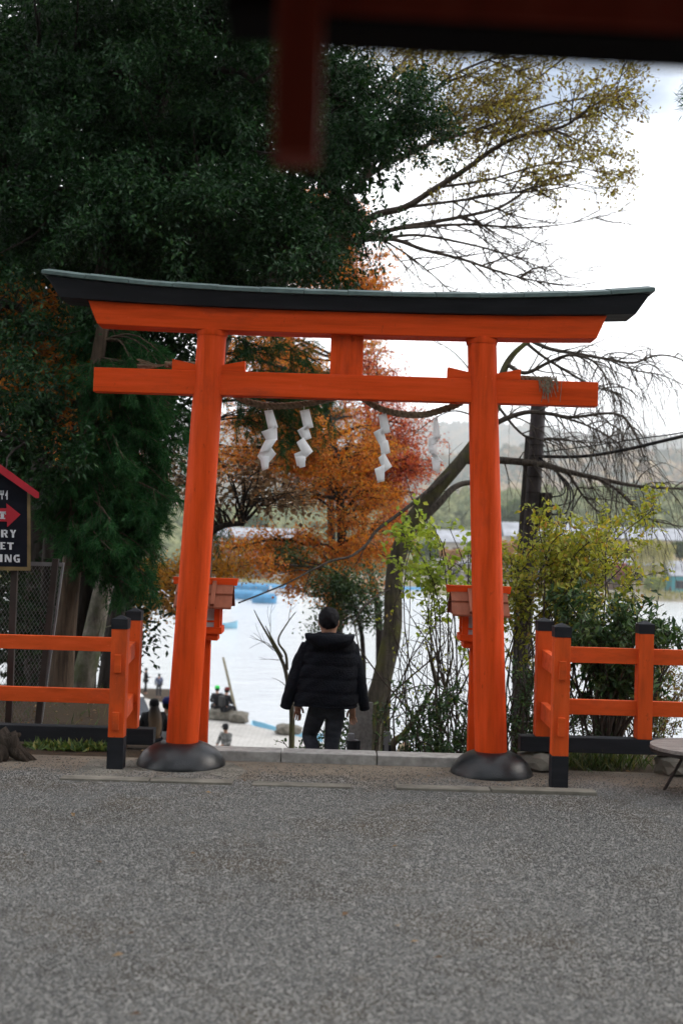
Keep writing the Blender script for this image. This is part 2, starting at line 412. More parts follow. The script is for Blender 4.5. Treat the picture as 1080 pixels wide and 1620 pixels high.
# kerbs, pads, steps ----------------------------------------------
M['granite'] = plain('pale_granite', (0.30, 0.29, 0.275), 0.8, 0.3, 0.3, 14, 0.4)
M['concrete'] = plain('worn_concrete', (0.155, 0.142, 0.118), 0.9, 0.2, 0.45, 5, 0.6)
kerb = struct(MB().box((0.02, 9.22, -0.30), (2.9, 0.17, 0.5)).build('step_kerb', M['concrete']))
for xa, xb in ((-1.42, -1.20), (-1.19, -0.425), (-0.415, 0.335), (0.345, 1.10), (1.11, 1.42)):
    MB().box(((xa + xb) / 2, 9.21, 0.005 + rng.uniform(0, .004)), (xb - xa, 0.22, 0.14)).build('kerb_stone', M['granite'], kerb, bevel=0.008)
steps = struct(MB().box((0.02, 10.1, -1.1), (2.5, 1.5, 0.2)).build('stair_base', M['concrete']))
for k in range(5):
    MB().box((0.02, 9.47 + 0.3 * k, -0.14 - 0.2 * k - 0.11), (2.5, 0.32, 0.22)).build('step', M['granite'], steps, bevel=0.008)
flush = struct(MB().box((0.0, 8.24, -0.05), (3.9, 0.10, 0.09)).build('flush_kerb', M['concrete']))
for xa, xb, dz in ((-1.95, -1.32, 0), (-1.31, -0.72, 0.002), (-0.58, 0.12, -0.004), (0.45, 1.12, 0.004), (1.13, 1.88, 0.012)):
    MB().box(((xa + xb) / 2, 8.24, -0.02 + dz), (xb - xa, 0.13, 0.07)).build('kerb_stone', M['concrete'], flush, bevel=0.006)
pad = struct(MB().prism_xy([(-1.9, 8.36), (-1.55, 8.36), (-1.5, 8.62), (-0.98, 8.6), (-0.72, 8.36), (-0.66, 8.7), (-0.8, 9.02), (-1.9, 9.0)], -0.03, 0.002).build('concrete_pad', M['concrete']))

# promenade and quay ----------------------------------------------
def paving_mat():
    m, n, l, b = _mat('pale_stone_paving')
    co = n.new('ShaderNodeTexCoord').outputs['Object']
    br = n.new('ShaderNodeTexBrick'); br.inputs['Scale'].default_value = 1.4
    br.inputs['Color1'].default_value = (0.42, 0.40, 0.37, 1); br.inputs['Color2'].default_value = (0.50, 0.48, 0.45, 1); br.inputs['Mortar'].default_value = (0.30, 0.28, 0.25, 1)
    l.new(co, br.inputs['Vector'])
    col = mixc(n, l, 1.0, br.outputs['Color'], ramp(n, l, noise(n, l, co, 0.7, 6, 0.6), [(0.3, 0.75), (0.7, 1.05)]), 'MULTIPLY')
    l.new(col, b.inputs['Base Color']); b.inputs['Roughness'].default_value = 0.75; return m
prom = struct(MB().prism_xy([(-30, 27.6), (0.4, 27.6), (-0.2, 40.6), (-1.6, 42.4), (-4.2, 45.6), (-8.5, 51.2), (-30, 58)], -8.5, -5.2).build('promenade', paving_mat()))
def quay_stone(x, y, s, seed):
    r2 = random.Random(seed); b = MB()
    vs = bmesh.new(); bmesh.ops.create_icosphere(vs, subdivisions=2, radius=1)
    for v in vs.verts:
        k = 1 + r2.uniform(-.16, .16); p = v.co; m = max(abs(p.x), abs(p.y), abs(p.z)); q = p.lerp(p / m, 0.55) * k
        v.co = (q.x * s[0], q.y * s[1], q.z * s[2])
    me = bpy.data.meshes.new('quay_stone'); vs.to_mesh(me); vs.free()
    o = link('quay_stone', me, M['concrete']); o.location = (x, y, -5.2 + s[2] * 0.8); o.rotation_euler.z = r2.uniform(-.4, .4); return o
_p = at(350, 1130, 45.7); q1 = quay_stone(_p.x, _p.y, (0.62, 0.42, 0.26), 1); tag(q1, 'rough grey stone block the two people sit on at the quay edge', 'stone block')
_p = at(378, 1129, 45.0); q2 = quay_stone(_p.x, _p.y, (0.38, 0.32, 0.24), 2); tag(q2, 'squared pale stone block right of the seated pair', 'stone block')
_p = at(456, 1158, 42.6); q3 = quay_stone(_p.x, _p.y, (0.5, 0.4, 0.2), 5); tag(q3, 'low mossy stone at the quay edge beside the moored boat', 'stone block')

# lake ------------------------------------------------------------
def water_mat():
    m, n, l, b = _mat('rippled_river_water')
    co = n.new('ShaderNodeTexCoord').outputs['Object']
    b.inputs['Base Color'].default_value = (0.62, 0.64, 0.66, 1); b.inputs['Roughness'].default_value = 0.12; b.inputs['IOR'].default_value = 1.33
    w = noise(n, l, co, 1.3, 5, 0.65, (0.35, 1.0, 1.0)); w2 = noise(n, l, co, 0.12, 4, 0.6, (0.3, 1.0, 1.0))
    a = n.new('ShaderNodeMath'); a.operation = 'ADD'; l.new(w, a.inputs[0]); l.new(w2, a.inputs[1])
    bump(n, l, b, a.outputs[0], 0.9, 0.35); return m
lake = struct(MB().add([(-900, 38, -7.2), (900, 38, -7.2), (900, 262, -7.2), (-900, 262, -7.2)], [(0, 1, 2, 3)]).build('river_water', water_mat()))

# hills and mountains ---------------------------------------------
def forest_mat(name, cols, scale):
    m, n, l, b = _mat(name)
    co = n.new('ShaderNodeTexCoord').outputs['Object']
    f = noise(n, l, co, scale, 6, 0.65)
    col = ramp(n, l, f, cols)
    k = ramp(n, l, noise(n, l, co, scale * 9, 3, 0.6), [(0.3, 0.55), (0.7, 1.25)])
    col = mixc(n, l, 1.0, col, k, 'MULTIPLY')
    l.new(col, b.inputs['Base Color']); b.inputs['Roughness'].default_value = 1.0; b.inputs['Specular IOR Level'].default_value = 0.05; return m
def fbm(x, y, seed, s, o=4):
    t = 0; a = 0.5
    for k in range(o):
        t = t + a * vnoise(x, y, seed + k, s); s *= 0.5; a *= 0.5
    return t
def mountain_z(X, Y):
    ridge = 610 - np.clip(0.105 * (X - 250), -100, 330) + 150 * (fbm(X, Y * 0 + 5, 31, 620, 4) - 0.5)
    base = np.clip(1 - np.abs(Y - 4100) / 1500, 0, 1) ** 0.9
    sp_ = 0.82 + 0.42 * (fbm(X, Y, 51, 800, 4) - 0.45)
    return -30 + (ridge + 30) * base * np.clip(sp_, 0.55, 1.02) + 14 * vnoise(X, Y, 77, 40) * (base > 0.02)
mountain = struct(grid_obj('mountain', sp(-2400, 3400, 240), sp(2600, 5500, 120), mountain_z,
    forest_mat('autumn_mountain_forest', [(0.30, (0.045, 0.07, 0.03)), (0.46, (0.075, 0.09, 0.035)), (0.56, (0.20, 0.11, 0.04)), (0.68, (0.34, 0.25, 0.13))], 0.006)))
def ridge_z(X, Y):
    r_ = 165 + 110 * (fbm(X, Y * 0 + 3, 91, 420, 3) - 0.45) + 0.02 * X
    base = np.clip(1 - np.abs(Y - 1900) / 650, 0, 1)
    return -20 + (r_ + 20) * base ** 0.85 + 8 * vnoise(X, Y, 17, 22) * (base > 0.02)
midhill = struct(grid_obj('hill', sp(-1400, 1800, 200), sp(1260, 2540, 80), ridge_z,
    forest_mat('autumn_hill_forest', [(0.3, (0.05, 0.085, 0.035)), (0.5, (0.12, 0.10, 0.04)), (0.62, (0.38, 0.27, 0.12)), (0.75, (0.45, 0.36, 0.2))], 0.010)))
def bamboo_z(X, Y):
    r_ = 17 + 14 * (fbm(X, Y * 0 + 3, 41, 90, 3) - 0.4) + np.clip(X * 0.05, -6, 8)
    base = np.clip(1 - np.abs(Y - 440) / 110, 0, 1)
    return -7 + (r_ + 7) * base ** 0.7 + 3.2 * vnoise(X, Y, 19, 5) * (base > 0.02)
bamboo = struct(grid_obj('bamboo_hill', sp(-330, 430, 240), sp(332, 548, 60), bamboo_z,
    forest_mat('pale_bamboo_grove', [(0.3, (0.06, 0.11, 0.035)), (0.5, (0.13, 0.18, 0.06)), (0.7, (0.20, 0.25, 0.09))], 0.03)))

# unseen wooded slope at the camera's back, added to cut the skylight
def back_z(X, Y): return np.clip((-38 - Y) * 0.62, -0.5, 90) + 5 * vnoise(X, Y, 61, 7) * (Y < -42) - 0.3
backhill = struct(grid_obj('added_shade_slope', sp(-190, 190, 60), sp(-190, -34, 50), back_z,
    forest_mat('shade_slope_forest', [(0.3, (0.03, 0.05, 0.02)), (0.6, (0.06, 0.075, 0.03)), (0.75, (0.12, 0.07, 0.03))], 0.08)))

# forest cover on the far slopes: lumpy crowns, one mass each
def forest(name, label, src, density, smin, smax, cols, seed):
    m, n, l, b = _mat(name + '_leaves')
    oi = n.new('ShaderNodeObjectInfo'); geo = n.new('ShaderNodeNewGeometry').outputs['Position']
    big = noise(n, l, geo, 0.012, 4, 0.6); ad = n.new('ShaderNodeMath'); ad.operation = 'MULTIPLY_ADD'; l.new(oi.outputs['Random'], ad.inputs[0]); ad.inputs[1].default_value = 0.45
    l.new(big, ad.inputs[2]); col = ramp(n, l, ad.outputs[0], cols)
    k = ramp(n, l, noise(n, l, geo, 0.9, 3, 0.7), [(0.3, 0.45), (0.7, 1.35)]); col = mixc(n, l, 1.0, col, k, 'MULTIPLY')
    l.new(col, b.inputs['Base Color']); b.inputs['Roughness'].default_value = 1; b.inputs['Specular IOR Level'].default_value = 0.05
    o = link(name, src.data.copy(), None); o.data.materials.clear(); o.data.materials.append(m); tag(o, label, 'forest', kind='stuff')
    ng = bpy.data.node_groups.new(name, 'GeometryNodeTree')
    ng.interface.new_socket('Geometry', in_out='INPUT', socket_type='NodeSocketGeometry'); ng.interface.new_socket('Geometry', in_out='OUTPUT', socket_type='NodeSocketGeometry')
    n, l = ng.nodes, ng.links; gi, go = n.new('NodeGroupInput'), n.new('NodeGroupOutput')
    d = n.new('GeometryNodeDistributePointsOnFaces'); d.inputs['Density'].default_value = density; d.inputs['Seed'].default_value = seed
    ico = n.new('GeometryNodeMeshIcoSphere'); ico.inputs['Radius'].default_value = 1; ico.inputs['Subdivisions'].default_value = 3
    sp2 = n.new('GeometryNodeSetPosition'); nt = n.new('ShaderNodeTexNoise'); nt.inputs['Scale'].default_value = 2.6; nt.inputs['Detail'].default_value = 4
    vm = n.new('ShaderNodeVectorMath'); vm.operation = 'SUBTRACT'; vm.inputs[1].default_value = (.5, .5, .5); vs = n.new('ShaderNodeVectorMath'); vs.operation = 'SCALE'; vs.inputs['Scale'].default_value = 1.5
    l.new(nt.outputs['Color'], vm.inputs[0]); l.new(vm.outputs[0], vs.inputs[0]); l.new(vs.outputs[0], sp2.inputs['Offset']); l.new(ico.outputs[0], sp2.inputs['Geometry'])
    sm = n.new('GeometryNodeSetMaterial'); sm.inputs['Material'].default_value = m; ip = n.new('GeometryNodeInstanceOnPoints')
    rv = n.new('FunctionNodeRandomValue'); rv.data_type = 'FLOAT_VECTOR'; rv.inputs[0].default_value = (smin, smin, smin); rv.inputs[1].default_value = (smax, smax, smax * 1.3)
    rr = n.new('FunctionNodeRandomValue'); rr.data_type = 'FLOAT_VECTOR'; rr.inputs[0].default_value = (-.2, -.2, 0); rr.inputs[1].default_value = (.2, .2, 6.28); rr.inputs['Seed'].default_value = 3
    l.new(gi.outputs[0], d.inputs['Mesh']); l.new(d.outputs['Points'], ip.inputs['Points']); l.new(sp2.outputs[0], sm.inputs[0]); l.new(sm.outputs[0], ip.inputs['Instance'])
    l.new(rv.outputs[0], ip.inputs['Scale']); l.new(rr.outputs[0], ip.inputs['Rotation']); l.new(ip.outputs[0], go.inputs[0])
    o.modifiers.new('scatter', 'NODES').node_group = ng
forest('bamboo_grove', 'pale green bamboo grove on the low hill across the river', bamboo, 0.05, 2.0, 4.2, [(0.35, (0.09, 0.11, 0.06)), (0.6, (0.15, 0.17, 0.085)), (0.85, (0.23, 0.24, 0.12))], 1)
forest('hill_forest', 'autumn coloured forest on the nearer hill behind the bamboo', midhill, 0.006, 5.0, 11, [(0.4, (0.04, 0.065, 0.035)), (0.68, (0.08, 0.085, 0.045)), (0.84, (0.22, 0.14, 0.07)), (1.0, (0.42, 0.31, 0.16))], 2)
forest('mountain_forest', 'hazy blue forest on the distant mountain', mountain, 0.0022, 9, 20, [(0.35, (0.04, 0.06, 0.035)), (0.65, (0.07, 0.08, 0.04)), (0.9, (0.20, 0.14, 0.07))], 3)
# ================================================================ torii
TY = 8.92
torii = thing('torii_gate', 'large vermilion torii gate with curved black top beam across the steps', 'torii gate', loc=(0, TY, 0))
def T(o):                       # parts are built in world coordinates; keep them there under the empty
    o.matrix_parent_inverse = Matrix.Translation((-torii.location[0], -torii.location[1], -torii.location[2])); return o
def P(par, o):
    o.matrix_parent_inverse = par.matrix_world.inverted() if par.parent is None and par.type != 'EMPTY' else Matrix.Translation(-Vector(par.location)); return o
for xb, xt, sx in ((-1.19, -1.058, 0.338), (1.222, 1.064, 0.312)):
    n = 14; pts = [(xb + (xt - xb) * t, TY, 0.05 + (3.40 - 0.05) * t) for t in [i / n for i in range(n + 1)]]
    rad = [0.1255 - 0.012 * (i / n) for i in range(n + 1)]
    T(MB().tube(pts, rad, 40).build('pillar', M['verm'], torii, auto=40))
    T(MB().tube([(xt, TY, 3.345), (xt, TY, 3.365), (xt, TY, 3.386)], [0.118, 0.124, 0.124], 40).build('pillar_collar', M['verm'], torii, auto=40))
    prof = [(1.0, -0.04), (1.02, 0.0), (1.0, 0.025), (0.955, 0.055), (0.88, 0.092), (0.77, 0.122), (0.64, 0.148), (0.50, 0.166), (0.40, 0.173), (0.30, 0.175)]
    T(MB().lathe([(r * sx, z) for r, z in prof], 48, (xb + 0.002, TY, 0)).build('base_stone', M['lacquer_stone'], torii, smooth=True))
# nuki (tie beam) in three lengths would be one timber: passes through the pillars
T(MB().box((0.005, TY, 2.977), (3.945, 0.115, 0.19)).build('tie_beam', M['verm_h'], torii, bevel=0.006))
T(MB().box((0.005, TY, 3.229), (0.255, 0.085, 0.316)).build('centre_strut', M['verm'], torii, bevel=0.004))
for px in (-1.074, 1.086):
    for sgn in (-1, 1):
        x0 = px + sgn * 0.06; x1 = px + sgn * (0.285)
        T(MB().prism_xz([(x0, 3.073), (x1, 3.073), (x1, 3.157), (x0, 3.110)][::sgn], TY - 0.05, TY + 0.05).build('wedge', M['verm_h'], torii, bevel=0.003))
# curved top beams
def rise(x): return 0.106 * (abs(x) / 2.42) ** 2.6
def curved(name, xs, zb, zt, hw_b, hw_t, mat, cut_b, cut_t, ryb=1.0, ryt=1.0, bevel=0.004):
    """beam whose ends slant outwards: cut_b / cut_t half length at the bottom / top edge"""
    rings = []
    n = len(xs)
    for t in xs:
        xb_, xt_ = t * cut_b, t * cut_t
        b_, t_ = zb + rise(xb_) * ryb, zt + rise(xt_) * ryt
        rings.append([(xb_, TY - hw_b, b_), (xb_, TY + hw_b, b_), (xt_, TY + hw_t, t_), (xt_, TY - hw_t, t_)])
    return T(MB().rings(rings).build(name, mat, torii, bevel=bevel))
ts = [i / 16 for i in range(-16, 17)]
curved('lower_lintel', ts, 3.383, 3.553, 0.105, 0.115, M['verm_h'], 1.945, 2.020, 0.40, 0.48)
curved('top_beam', ts, 3.556, 3.662, 0.15, 0.19, M['black'], 2.235, 2.335, 0.48, 0.92)
# copper sheet roof over the top beam, in plates with standing laps
npl = 14; L = 2.366
for k in range(npl):
    a, b_ = -L + 2 * L * k / npl + 0.002, -L + 2 * L * (k + 1) / npl - 0.002
    rings = []
    for j in range(5):
        x = a + (b_ - a) * j / 4; z = rise(x)
        lap = 0.004 if k % 2 else 0.0
        rings.append([(x, TY - 0.215, 3.664 + z), (x, TY - 0.215, 3.690 + z + lap), (x, TY, 3.752 + z + lap), (x, TY + 0.215, 3.690 + z + lap), (x, TY + 0.215, 3.664 + z)])
    T(MB().rings(rings).build('copper_plate', M['copper'], torii, bevel=0.002))

# ---------------------------------------------------------------- rope and paper streamers
def twist(pts, r, turns_per_m=9, strands=3, sides=7, sub=14):
    P_ = [Vector(p) for p in pts]; out = []
    for i in range(len(P_) - 1):
        p0, p1, p2, p3 = P_[max(i - 1, 0)], P_[i], P_[i + 1], P_[min(i + 2, len(P_) - 1)]
        for k in range(sub):
            t = k / sub
            out.append(0.5 * ((2 * p1) + (p2 - p0) * t + (2 * p0 - 5 * p1 + 4 * p2 - p3) * t * t + (3 * p1 - p0 - 3 * p2 + p3) * t ** 3))
    out.append(P_[-1]); b = MB(); acc = 0; ph = [0]
    for i in range(1, len(out)): acc += (out[i] - out[i - 1]).length; ph.append(acc)
    for s in range(strands):
        path = []
        for i, p in enumerate(out):
            d = (out[min(i + 1, len(out) - 1)] - out[max(i - 1, 0)]).normalized()
            e1 = d.cross(Vector((0, 1, 0.01))).normalized(); e2 = d.cross(e1)
            a = ph[i] * turns_per_m * 2 * math.pi + 2 * math.pi * s / strands
            path.append(p + (e1 * math.cos(a) + e2 * math.sin(a)) * r * 0.52)
        b.tube(path, r * 0.6, sides)
    return b
RY = TY + 0.10
rope = thing('shrine_rope', 'old twisted straw rope slung behind the tie beam of the torii', 'rope', loc=(0, RY, 3.0))
def rp(u, v, dy=0): return at(u, v, RY + dy)
path = [(262, 577, .0), (300, 577, .06), (330, 584, .1), (352, 612, .06), (385, 632, 0), (415, 641, 0), (450, 642, 0), (490, 638, 0), (525, 630, 0), (548, 620, 0), (572, 629, 0), (600, 646, 0), (635, 655, 0), (670, 656, 0), (700, 648, 0), (728, 637, .03), (752, 612, .1), (775, 600, .12), (810, 598, .05), (862, 602, -0.02)]
ro = twist([rp(*p) for p in path], 0.026).build('twisted_rope', M['rope'], rope, smooth=True); ro.matrix_parent_inverse = Matrix.Translation((0, -RY, -3.0))
tb = MB(); rr_ = random.Random(4)
for k in range(46):      # left tassel lies along the beam top, brush end to the left
    a = rp(247, 579, rr_.uniform(-.02, .02)) + Vector((0, 0, rr_.uniform(-.012, .012)))
    c = at(218 + rr_.uniform(-2, 5), 576 + rr_.uniform(-9, 12), RY + rr_.uniform(-.05, .04))
    tb.tube([rp(262, 577), a, (a + c) / 2 + Vector((0, 0, .004)), c], [0.004, 0.003, 0.004, 0.003], 4)
to = tb.build('tassel', M['rope'], rope); to.matrix_parent_inverse = Matrix.Translation((0, -RY, -3.0))
tb = MB()
for k in range(60):      # right end: loose straw hanging over the face of the beam
    u0 = 858 + rr_.gauss(8, 6); a = at(u0, 600 + rr_.uniform(-3, 3), TY + 0.02)
    bq = at(u0 + rr_.gauss(0, 5), 599 + rr_.uniform(-5, 2), TY - 0.07); c = at(u0 + rr_.gauss(2, 4), 604 + abs(rr_.gauss(0, 14)), TY - 0.075)
    tb.tube([a, bq, c], 0.0025, 4)
for k in range(34):
    a = at(838 + rr_.uniform(0, 30), 600 + rr_.uniform(-2, 2), TY - rr_.uniform(-.05, .05)); c = a + Vector((rr_.uniform(-.1, .1), rr_.uniform(-.04, .04), rr_.uniform(-.0, .03)))
    tb.tube([a, c], 0.0025, 4)
to = tb.build('tassel', M['rope'], rope); to.matrix_parent_inverse = Matrix.Translation((0, -RY, -3.0))

def shide(poly_pairs, label, curl=0.0, hang=(0, 0)):
    """paper streamer: list of (left, right) pixel pairs, alternately folded front and back"""
    t = thing('paper_streamer', label, 'paper streamer', 'white paper streamers hanging from the rope', at(hang[0], hang[1], RY - 0.02))
    b = MB(); n = 0
    for seg in poly_pairs:
        (a, dya), (b1, dyb), (c, dyc), (d, dyd) = seg
        P4 = [at(a[0], a[1], RY - 0.02 + dya), at(b1[0], b1[1], RY - 0.02 + dyb), at(c[0], c[1], RY - 0.02 + dyc), at(d[0], d[1], RY - 0.02 + dyd)]
        g = []; N_ = 5
        for i in range(N_ + 1):
            for j in range(3):
                s_, w = i / N_, j / 2
                p = (P4[0].lerp(P4[1], w)).lerp(P4[3].lerp(P4[2], w), s_)
                p.y += 0.012 * math.sin(s_ * math.pi) * (1 if n % 2 else -1) + curl * math.sin(3 * s_ + 2 * n + w)
                g.append(p)
        fs = [(i * 3 + j, i * 3 + j + 1, (i + 1) * 3 + j + 1, (i + 1) * 3 + j) for i in range(N_) for j in range(2)]
        me = MB().add(g, fs)
        o = me.build('paper_fold', M['paper'], t, smooth=True); o.matrix_parent_inverse = Matrix.Translation(-t.location)
        sol = o.modifiers.new('thick', 'SOLIDIFY'); sol.thickness = 0.0012
        n += 1
    tie = MB().tube([at(hang[0], hang[1] - 12, RY), at(hang[0], hang[1] + 2, RY - 0.02)], 0.002, 5).build('tie_string', M['paper'], t); tie.matrix_parent_inverse = Matrix.Translation(-t.location)
    return t
def zz(pts):  # zigzag: each panel = 4 corners with depth
    return pts
shide([[((418, 650), 0), ((431, 648), 0), ((440, 676), -.02), ((425, 681), -.01)],
       [((413, 683), -.03), ((438, 674), -.02), ((439, 696), .01), ((422, 698), .0)],
       [((420, 696), .0), ((439, 694), -.02), ((426, 714), -.04), ((409, 718), -.03)],
       [((421, 697), -.03), ((437, 718), -.05), ((420, 738), -.04), ((407, 722), -.02)],
       [((411, 722), -.02), ((426, 722), -.03), ((425, 741), -.05), ((415, 745), -.03)]],
      'leftmost folded white paper streamer hanging from the torii rope', 0.004, (424, 648))
shide([[((474, 650), 0), ((489, 647), 0), ((496, 676), -.02), ((481, 680), -.01)],
       [((470, 681), -.02), ((486, 671), -.02), ((493, 693), .0), ((480, 698), .01)],
       [((469, 700), -.03), ((480, 692), -.02), ((495, 714), -.02), ((482, 726), -.04)],
       [((465, 718), -.03), ((482, 711), -.04), ((484, 728), -.05), ((470, 738), -.03)],
       [((466, 722), -.03), ((483, 722), -.05), ((483, 738), -.04), ((474, 741), -.03)]],
      'folded white paper streamer, second from the left on the rope', 0.004, (481, 648))
shide([[((598, 657), 0), ((611, 654), 0), ((617, 684), -.02), ((603, 687), -.01)],
       [((590, 684), -.03), ((605, 676), -.02), ((613, 704), .01), ((602, 708), .0)],
       [((600, 700), .0), ((613, 696), .0), ((617, 716), -.01), ((603, 722), -.02)],
       [((598, 724), -.03), ((608, 716), -.02), ((620, 738), -.02), ((607, 748), -.04)],
       [((592, 742), -.03), ((608, 735), -.03), ((608, 761), -.04), ((597, 764), -.03)]],
      'longest folded white paper streamer, third from the left on the rope', 0.004, (605, 655))
shide([[((686, 664), 0.02), ((692, 660), -.02), ((696, 694), -.05), ((684, 696), .03)],
       [((678, 692), .04), ((696, 688), -.05), ((690, 702), .04), ((677, 712), .02)],
       [((677, 708), .02), ((690, 700), .05), ((692, 722), -.03), ((679, 716), -.02)],
       [((680, 716), -.03), ((688, 714), .02), ((700, 730), -.04), ((692, 732), .02)],
       [((682, 722), .03), ((696, 730), -.02), ((694, 748), .03), ((684, 744), .05)]],
      'twisted curling white paper streamer nearest the right pillar of the torii', 0.02, (690, 660))

# ================================================================ fences
def post(par, x, y, z0, z1, w, cap_h=0.095, foot=0.0):
    o = MB().box((x, y, (z0 + foot + z1) / 2), (w, w, z1 - z0 - foot)).build('post', M['orange_v'], par, bevel=0.005); P(par, o)
    c = MB().box((x, y, z1 + cap_h / 2 - 0.012), (w + 0.006, w + 0.006, cap_h - 0.02))
    h = (w + 0.006) / 2; zc = z1 + cap_h - 0.022
    c.add([(x - h, y - h, zc), (x + h, y - h, zc), (x + h, y + h, zc), (x - h, y + h, zc), (x, y, zc + 0.03)], [(0, 1, 4), (1, 2, 4), (2, 3, 4), (3, 0, 4)])
    P(par, c.build('post_cap', M['black'], par))
    if foot: P(par, MB().box((x, y, (z0 + foot) / 2), (w + 0.004, w + 0.004, foot - z0)).build('post_foot', M['black'], par, bevel=0.004))
def fence(name, label, line_y, front, rear_x, rail_x0, rail_x1, rails, sill, post_z, more_posts, rot=0.0):
    t = thing(name, label, 'fence', 'low vermilion fences beside the torii', (front[0], line_y, 0))
    fx, fy, fz = front
    post(t, fx, fy, -0.03, fz - 0.07, 0.118, foot=0.24)
    for x in [rear_x] + more_posts: post(t, x, line_y, sill[1], post_z - 0.07, 0.118)
    for zb, zt in rails:
        xa, xb = (rear_x, rail_x1) if rail_x1 > 0 else (rail_x0, rear_x)
        P(t, MB().bar((xa, line_y, (zb + zt) / 2), (xb, line_y + rot, (zb + zt) / 2), 0.055, zt - zb).build('rail', M['orange'], t, bevel=0.004))
        zc = (zb + zt) / 2 - 0.03
        P(t, MB().bar((fx, fy - 0.09, zc - 0.03), (rear_x, line_y - 0.055, zc - 0.0), 0.05, 0.135).build('brace_rail', M['orange'], t, bevel=0.004))
    P(t, MB().bar((rail_x0, line_y, (sill[0] + sill[1]) / 2), (rail_x1, line_y + rot, (sill[0] + sill[1]) / 2), 0.13, sill[1] - sill[0]).build('sill_beam', M['black'], t, bevel=0.006))
    return t
fr = fence('low_fence', 'orange-red low fence with black sill right of the torii', 9.08, (1.652, 8.44, 1.178), 1.638, 1.46, 5.2, [(0.862, 0.985), (0.453, 0.572)], (0.158, 0.276), 1.18, [2.438, 3.3, 4.2], 0.03)
fl = fence('low_fence', 'orange-red low fence with black sill left of the torii', 9.55, (-1.648, 8.68, 1.125), -1.70, -5.4, -1.50, [(0.795, 0.912), (0.362, 0.482)], (0.036, 0.168), 1.135, [-2.98 - 0.12, -4.2], 0.0)
for x, y, h, lab in ((1.62, 9.1, .15, 'rough stone propping the black sill of the right fence'), (2.72, 9.1, .15, 'second rough stone under the right fence beside the round table')):
    o = quay_stone(x, y, (0.16, 0.13, 0.082), int(x * 10)); o.name = 'support_stone'; o.location = (x, y, 0.072); tag(o, lab, 'stone')

# ================================================================ lanterns
def lantern(cx, label, rz=0.0):
    y = 9.62; t = thing('wooden_lantern', label, 'lantern', 'roofed wooden lanterns behind the torii pillars', (cx, y, 0)); t.rotation_euler.z = rz
    def b(name, m, mat, par=t, **k): return m.build(name, mat, par, **k)
    b('post', MB().box((0, 0, 0.44), (0.115, 0.115, 0.96)), M['verm'], bevel=0.004)
    b('bracket', MB().box((0, 0, 0.945), (0.245, 0.245, 0.06)), M['verm_h'], bevel=0.003)
    b('base_tray', MB().box((0, 0, 1.0), (0.315, 0.315, 0.055)), M['verm_h'], bevel=0.003)
    for sx in (-1, 1):
        for sy in (-1, 1): b('corner_post', MB().box((sx * 0.115, sy * 0.115, 1.12), (0.05, 0.05, 0.19)), M['verm'], bevel=0.002)
    for k, (dx, dy, wx, wy) in enumerate(((0, -.118, .18, .006), (0, .118, .18, .006), (-.118, 0, .006, .18), (.118, 0, .006, .18))):
        pn = b('pane', MB().box((dx, dy, 1.12), (wx, wy, .185)), M['glass_paper'])
        f = MB(); ox, oy = (0, math.copysign(.006, dy)) if dy else (math.copysign(.006, dx), 0)
        if dy:
            f.box((dx, dy + oy, 1.12), (.016, .012, .185)); f.box((dx, dy + oy, 1.075), (.18, .010, .014))
        else:
            f.box((dx + ox, dy, 1.12), (.012, .016, .185)); f.box((dx + ox, dy, 1.075), (.010, .18, .014))
        b('muntin', f, M['verm'], pn)
    b('top_plate', MB().box((0, 0, 1.222), (0.29, 0.29, 0.022)), M['verm_h'])
    # gable roof: two shingle courses on each slope, battens on the joints, ridge beam
    W, D, ze, zr = 0.475, 0.27, 1.185, 1.385
    for sy in (-1, 1):
        for row in range(2):
            y0, y1 = sy * D * (1 - row * 0.5), sy * D * (1 - (row + 1) * 0.5) * (1 if row == 0 else 1)
            z0, z1 = ze + (zr - ze) * row * 0.5, ze + (zr - ze) * (row + 1) * 0.5
            up = 0.014 * row
            for c in range(3):
                xa, xb_ = -W / 2 + W * c / 3 + .001, -W / 2 + W * (c + 1) / 3 - .001
                yo = y0 + sy * 0.012 * (row)
                v = [(xa, yo, z0 + up - .006 * row), (xb_, yo, z0 + up - .006 * row), (xb_, y1, z1 + up), (xa, y1, z1 + up)]
                v += [(p[0], p[1], p[2] + 0.016) for p in v]
                b('shingle', MB().add(v, [(3, 2, 1, 0), (4, 5, 6, 7), (0, 1, 5, 4), (1, 2, 6, 5), (2, 3, 7, 6), (3, 0, 4, 7)]), M['rustboard'], bevel=0.002)
        for c in (1, 2):
            x = -W / 2 + W * c / 3
            b('batten', MB().bar((x, sy * (D + .008), ze + .034), (x, sy * .02, zr + .036), 0.034, 0.022), M['rustboard'], bevel=0.002)
    for sx in (-1, 1):
        b('gable_board', MB().add([(sx * .2, -D * .92, ze + .004), (sx * .2, D * .92, ze + .004), (sx * .2, 0, zr - .002), (sx * .215, -D * .92, ze + .004), (sx * .215, D * .92, ze + .004), (sx * .215, 0, zr - .002)], [(0, 1, 2), (3, 5, 4), (0, 3, 4, 1), (1, 4, 5, 2), (2, 5, 3, 0)]), M['darkred'])
    b('ridge_beam', MB().prism_xz([(-.272, 1.432), (-.262, 1.372), (.262, 1.372), (.272, 1.432)], -.05, .05), M['verm_h'], bevel=0.003)
    return t
lantern(-1.125, 'red roofed wooden lantern behind the left pillar of the torii', 0.03)
lantern(1.172, 'red roofed wooden lantern behind the right pillar of the torii', -0.01)

